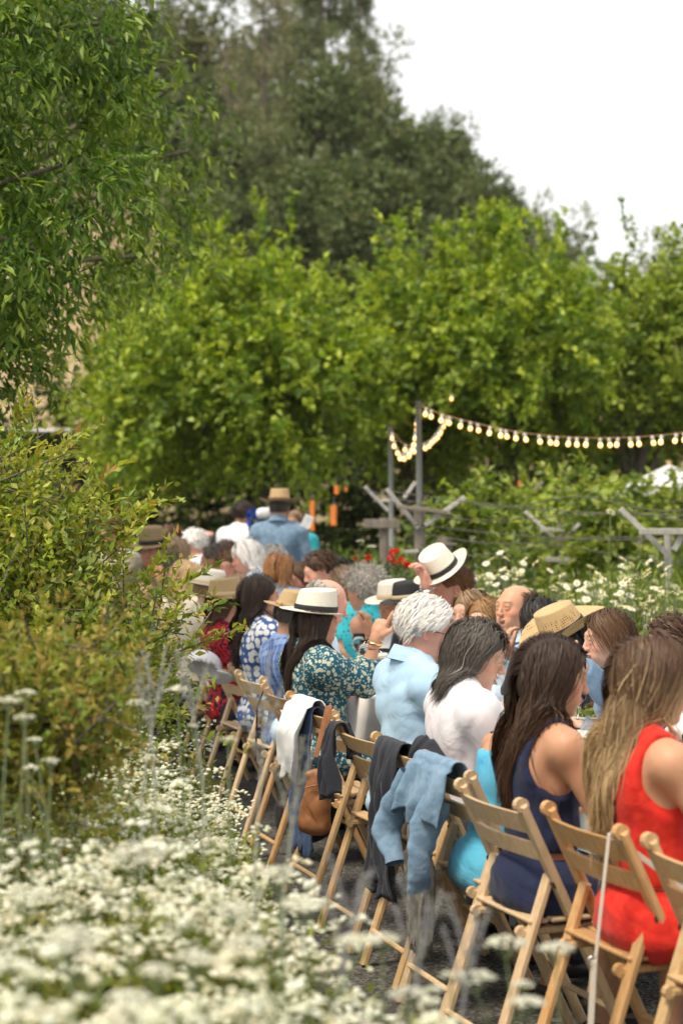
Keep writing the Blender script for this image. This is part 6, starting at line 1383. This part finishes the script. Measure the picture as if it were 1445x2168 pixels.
def hang(k, xa, xb, back, front, seed, amp=.016, nf=5, zt=.812, yb=-.262, flare=.0, skew=0.0, th=.005, off=0.0):
    """cloth laid over the chair's top, hanging down behind (back) and in front"""
    rg = np.random.RandomState(seed); nu, nv = 34, 40; tot = front + back; ph = rg.uniform(0, 6.28, 6); L = []
    for side in (0, 1):
        for j in range(nv):
            t = j / (nv - 1) * tot - front           # <0 in front, >0 behind
            for i in range(nu):
                u = i / (nu - 1); x = xa + (xb - xa) * u
                dn = abs(t); grow = min(1, dn / .16)
                f = amp * grow * (math.sin(nf * 2 * math.pi * u + ph[0] + 1.5 * math.sin(dn * 9 + ph[1])) + .55 * math.sin(nf * 3.7 * math.pi * u + ph[2] + dn * 11) + .3 * math.sin(31 * dn + ph[3] + 9 * u))
                r = .030
                if dn < r * 1.57: a = t / r; y = yb - r * math.sin(a) * .8; z = zt + r * (math.cos(a) - 1) * .9
                else: sg = 1 if t > 0 else -1; y = yb - sg * (r * .8 + (.02 + (off if sg > 0 else 0)) * grow) - (.16 * (dn - .05) if t < 0 else -.03 * dn) * -1 * (t < 0); z = zt - r * .9 - (dn - r * 1.57)
                ln = 1 + flare * dn; x2 = (x - (xa + xb) / 2) * ln + (xa + xb) / 2 + skew * dn + .012 * math.sin(7 * dn + ph[4] + u * 3); hem = .03 * math.sin(nf * 4 * u + ph[5]) * (dn / tot)
                L.append(CP(k, x2, y - f - (th if side else 0) * (1 if t >= 0 else -1), z - hem - (th * .5 if not side and dn < .05 else 0)))
    m = nu * nv; F = []
    for j in range(nv - 1):
        for i in range(nu - 1): q = j*nu+i; F.append((q, q+1, q+nu+1, q+nu)); q += m; F.append((q, q+nu, q+nu+1, q+1))
    for i in range(nu - 1): F.append((i, m+i, m+i+1, i+1)); q = (nv-1)*nu+i; F.append((q, q+1, m+q+1, m+q))
    for j in range(nv - 1): q = j*nu; F.append((q, q+nu, m+q+nu, m+q)); q += nu-1; F.append((q, m+q, m+q+nu, q+nu))
    return np.array(L), F
def sleeve(pts, r, seed, flat=.6):
    rg = np.random.RandomState(seed); pts = np.array(pts); n = 26; m = 16; t = np.linspace(0, 1, n); P = np.stack([np.interp(t, np.linspace(0, 1, len(pts)), pts[:, c]) for c in range(3)], 1)
    for _ in range(5): P[1:-1] = (P[:-2] + 2 * P[1:-1] + P[2:]) / 4
    T_ = nrm(np.gradient(P, axis=0)); V = []; ph = rg.uniform(0, 6.28, 4)
    for i in range(n):
        a = nrm(np.cross(T_[i], arr(.3, -1, .2))); b = np.cross(T_[i], a); rr = r[0] + (r[1] - r[0]) * t[i]
        for k_ in range(m):
            w = 2 * math.pi * k_ / m; q = rr * (1 + .07 * math.sin(t[i] * 21 + ph[0] + 2.5 * math.sin(w + t[i] * 4)) + .05 * math.sin(t[i] * 37 + 3 * math.cos(w) + ph[2]) + .13 * math.sin(2 * w + t[i] * 9 + ph[1])); V.append(P[i] + a * math.cos(w) * q + b * math.sin(w) * q * flat)
    V += [P[-1] + T_[-1] * -.01]; 
    F = [(i*m+k_, i*m+(k_+1) % m, (i+1)*m+(k_+1) % m, (i+1)*m+k_) for i in range(n-1) for k_ in range(m)] + [((n-1)*m+(k_+1) % m, n*m, (n-1)*m+k_, (n-1)*m+k_) for k_ in range(0)]
    return np.array(V), F
def garment(name, label, cat, mt, sheets, sleeves=(), sub='sleeve'):
    mb = MB()
    for V, F in sheets: mb.add(V, F)
    o = mb.V[0].mean(0); mb.V = [v - o for v in mb.V]; c = mb.build(name, M[mt], None, True); c.location = o; tag(c, label, cat)
    for V, F in sleeves: m2 = MB(); m2.add(V - o, F); m2.build(sub, M[mt], c, True)
    return c
def f_stripe(nt, b):
    v = coords(nt, (1, 1, .15)); n = noise(nt, v, 60, 2); nt.links.new(ramp(nt, n, [(.42, (.10, .095, .08)), (.5, (.24, .23, .20)), (.58, (.14, .13, .11))]), b.inputs[0])
pattern('stripe', f_stripe)
garment('denim_jacket', 'faded blue denim jacket hung over the chair next to the striped cloth', 'jacket', 'denim_pale', [hang('D', -.18, .12, .22, .12, 4, .015, 3, .826, flare=.9, skew=-.25, off=.03)],
    [sleeve([CP('D', .04, -.30, .70), CP('D', .03, -.345, .58), CP('D', .04, -.36, .48), CP('D', .02, -.35, .41)], (.050, .034), 5, .45), sleeve([CP('D', -.18, -.29, .74), CP('D', -.25, -.34, .64), CP('D', -.27, -.36, .55), CP('D', -.20, -.35, .46)], (.052, .040), 6, .45)])
garment('striped_shawl', 'grey brown striped shawl hanging low under the denim jacket', 'shawl', 'stripe', [hang('D', -.17, -.01, .62, .10, 8, .013, 6, .806)])
garment('dark_jacket', 'dark charcoal jacket hanging from the chair behind the woman in white', 'jacket', 'charcoal', [hang('E', -.21, .04, .55, .16, 12, .015, 4, .812, flare=.05)], [sleeve([CP('E', .06, -.24, .80), CP('E', .10, -.20, .78), CP('E', .12, -.10, .70)], (.05, .045), 7)])
garment('black_jacket', 'black jacket hung on the chair of the man in light blue', 'jacket', 'charcoal', [hang('F', -.23, -.13, .30, .16, 14, .018, 3, .806, flare=.2, skew=.08)])
garment('white_sweater', 'white sweater draped over the chair back beside the tan handbag', 'sweater', 'white', [hang('G', -.235, .02, .34, .12, 17, .011, 3, .832, flare=.05, skew=-.03, off=.045)])
garment('blue_denim_jacket', 'dark blue denim jacket hanging below the white sweater', 'jacket', 'denim_dark', [hang('G', -.215, .03, .62, .10, 19, .010, 4, .802, flare=.05, off=-.01)])
# tan handbag on chair G
def f_leather(nt, b):
    v = coords(nt); n = noise(nt, v, 14, 4); nt.links.new(ramp(nt, n, [(.3, (.26, .10, .035)), (.7, (.42, .19, .08))]), b.inputs[0]); bump(nt, b, noise(nt, v, 120, 2), .3, .002)
M['leather'] = mat('tan leather', rough=.5, spec=.4, build=f_leather)
bc = arr(*W(668, 1690, 7.25)); root = empty('handbag', 'tan leather bucket handbag hanging from the chair with the white sweater', 'handbag', tuple(bc))
pr = [Cc_((-.045, 0, -.105), (.03, 0, -.115), .034, .036, .02), E((-.005, 0, -.06), (.066, .040, .085), .03), E((.01, 0, .03), (.052, .036, .085), .04), Cc_((-.035, 0, .10), (.05, 0, .105), .012, .014, .02)]
V, Q = isurf(pr, .005, wr=(.0035, 6, 30)); part('bag_body', mk_mesh('bag_body', V, Q, smooth=True, mat=M['leather']), root); root.scale = (.86, .86, .92)
tp_ = (arr(*W(694, 1495, 7.3)) - bc) / arr(.86, .86, .92)
mb = MB(); mb.bar(arr(.0, -.0, .17), tp_ + arr(0, -.01, 0), .022, .005, (0, 1, 0), .002); mb.build('strap', M['leather'], root)
mb = MB(); mb.bar(arr(.035, .02, .17), tp_ + arr(.01, .03, 0), .02, .005, (0, 1, 0), .002); mb.build('strap', M['leather'], root)
for dx in (0, .035): mb = MB(); mb.tube([(dx + .010 * math.cos(t), 0, .155 + .014 * math.sin(t)) for t in np.linspace(0, 6.28, 14)], .0025, 5, False); mb.tube([(dx, 0, .14), (dx, 0, .11)], .004, 5); mb.build('ring', M['metal_dark'], root)
mb = MB(); mb.tube([(-.055, -.043, .02), (-.03, -.055, -.03), (.0, -.052, -.08)], .0025, 4); mb.tube([(-.05, -.045, .05), (.0, -.055, .062), (.05, -.045, .055)], .003, 4); mb.build('seam', M['leather'], root)
# white cap on chair K/J
V, Q = isurf([E((0, 0, 0), (.085, .10, .075)), E((-.02, -.10, -.035), (.075, .07, .012), .02), ('e', np.array([0, 0, -.02.__float__()]), (.075, .09, .068), None, '-', .004), Pl((0, 0, -.045), (0, 0, -1))], .007)
o = part('cap', mk_mesh('cap', V, Q, smooth=True, mat=M['white'])); o.location = W(432, 1408, 9.9); o.rotation_euler = (.5, .35, 2.4); tag(o, 'white cap hooked on the chair back beside the glossy shrub', 'cap')
# black strap of a camera bag on chair H
root = empty('shoulder_bag', 'black bag resting by the chair legs with its strap over the honey chair', 'bag', tuple(CP('H', -.05, -.1, .22)))
mb = MB(); o_ = CP('H', -.05, -.1, .22); mb.tube([CP('H', -.20, -.30, .45) - o_, CP('H', -.205, -.29, .70) - o_, CP('H', -.20, -.25, .80) - o_, CP('H', -.18, -.22, .74) - o_], .005, 5); mb.build('strap', M['black'], root)
V, Q = isurf([E((0, 0, 0), (.14, .11, .13)), E((.05, 0, .06), (.09, .08, .08), .05)], .014, wr=(.008, 3, 20)); part('bag_body', mk_mesh('bag_body', V, Q, smooth=True, mat=M['black']), root)
# cream strap hanging from chair B
M['creamleather'] = mat('cream leather', (.55, .50, .42), .6)
c0 = CP('B', .19, -.275, .785); root = empty('bag_strap', 'cream bag strap looped over the chair post of the woman in red', 'strap', tuple(c0))
mb = MB(); mb.bar((0, 0, .0), CP('B', .19, -.315, .46) - c0, .014, .004, tuple(CP('B', 0, 1, 0) - CP('B', 0, 0, 0)), .001); mb.build('upper_strap', M['creamleather'], root)
mb = MB(); mb.bar(CP('B', .19, -.318, .465) - c0, CP('B', .195, -.33, .30) - c0, .026, .006, tuple(CP('B', 0, 1, 0) - CP('B', 0, 0, 0)), .001); mb.bar(CP('B', .195, -.33, .31) - c0, CP('B', .20, -.34, .16) - c0, .016, .005, tuple(CP('B', 0, 1, 0) - CP('B', 0, 0, 0)), .001); mb.build('lower_strap', M['creamleather'], root)
mb = MB(); q = CP('B', .19, -.322, .465) - c0; mb.tube([q + arr(.012 * math.cos(t), 0, .012 * math.sin(t)) for t in np.linspace(0, 6.28, 14)], .002, 5, False); mb.build('ring', M['silver'], root)
mb = MB(); mb.bar((0, 0, .0), CP('B', .26, .10, .50) - c0, .014, .004, (0, 1, 0), .001); mb.build('far_strap', M['creamleather'], root)
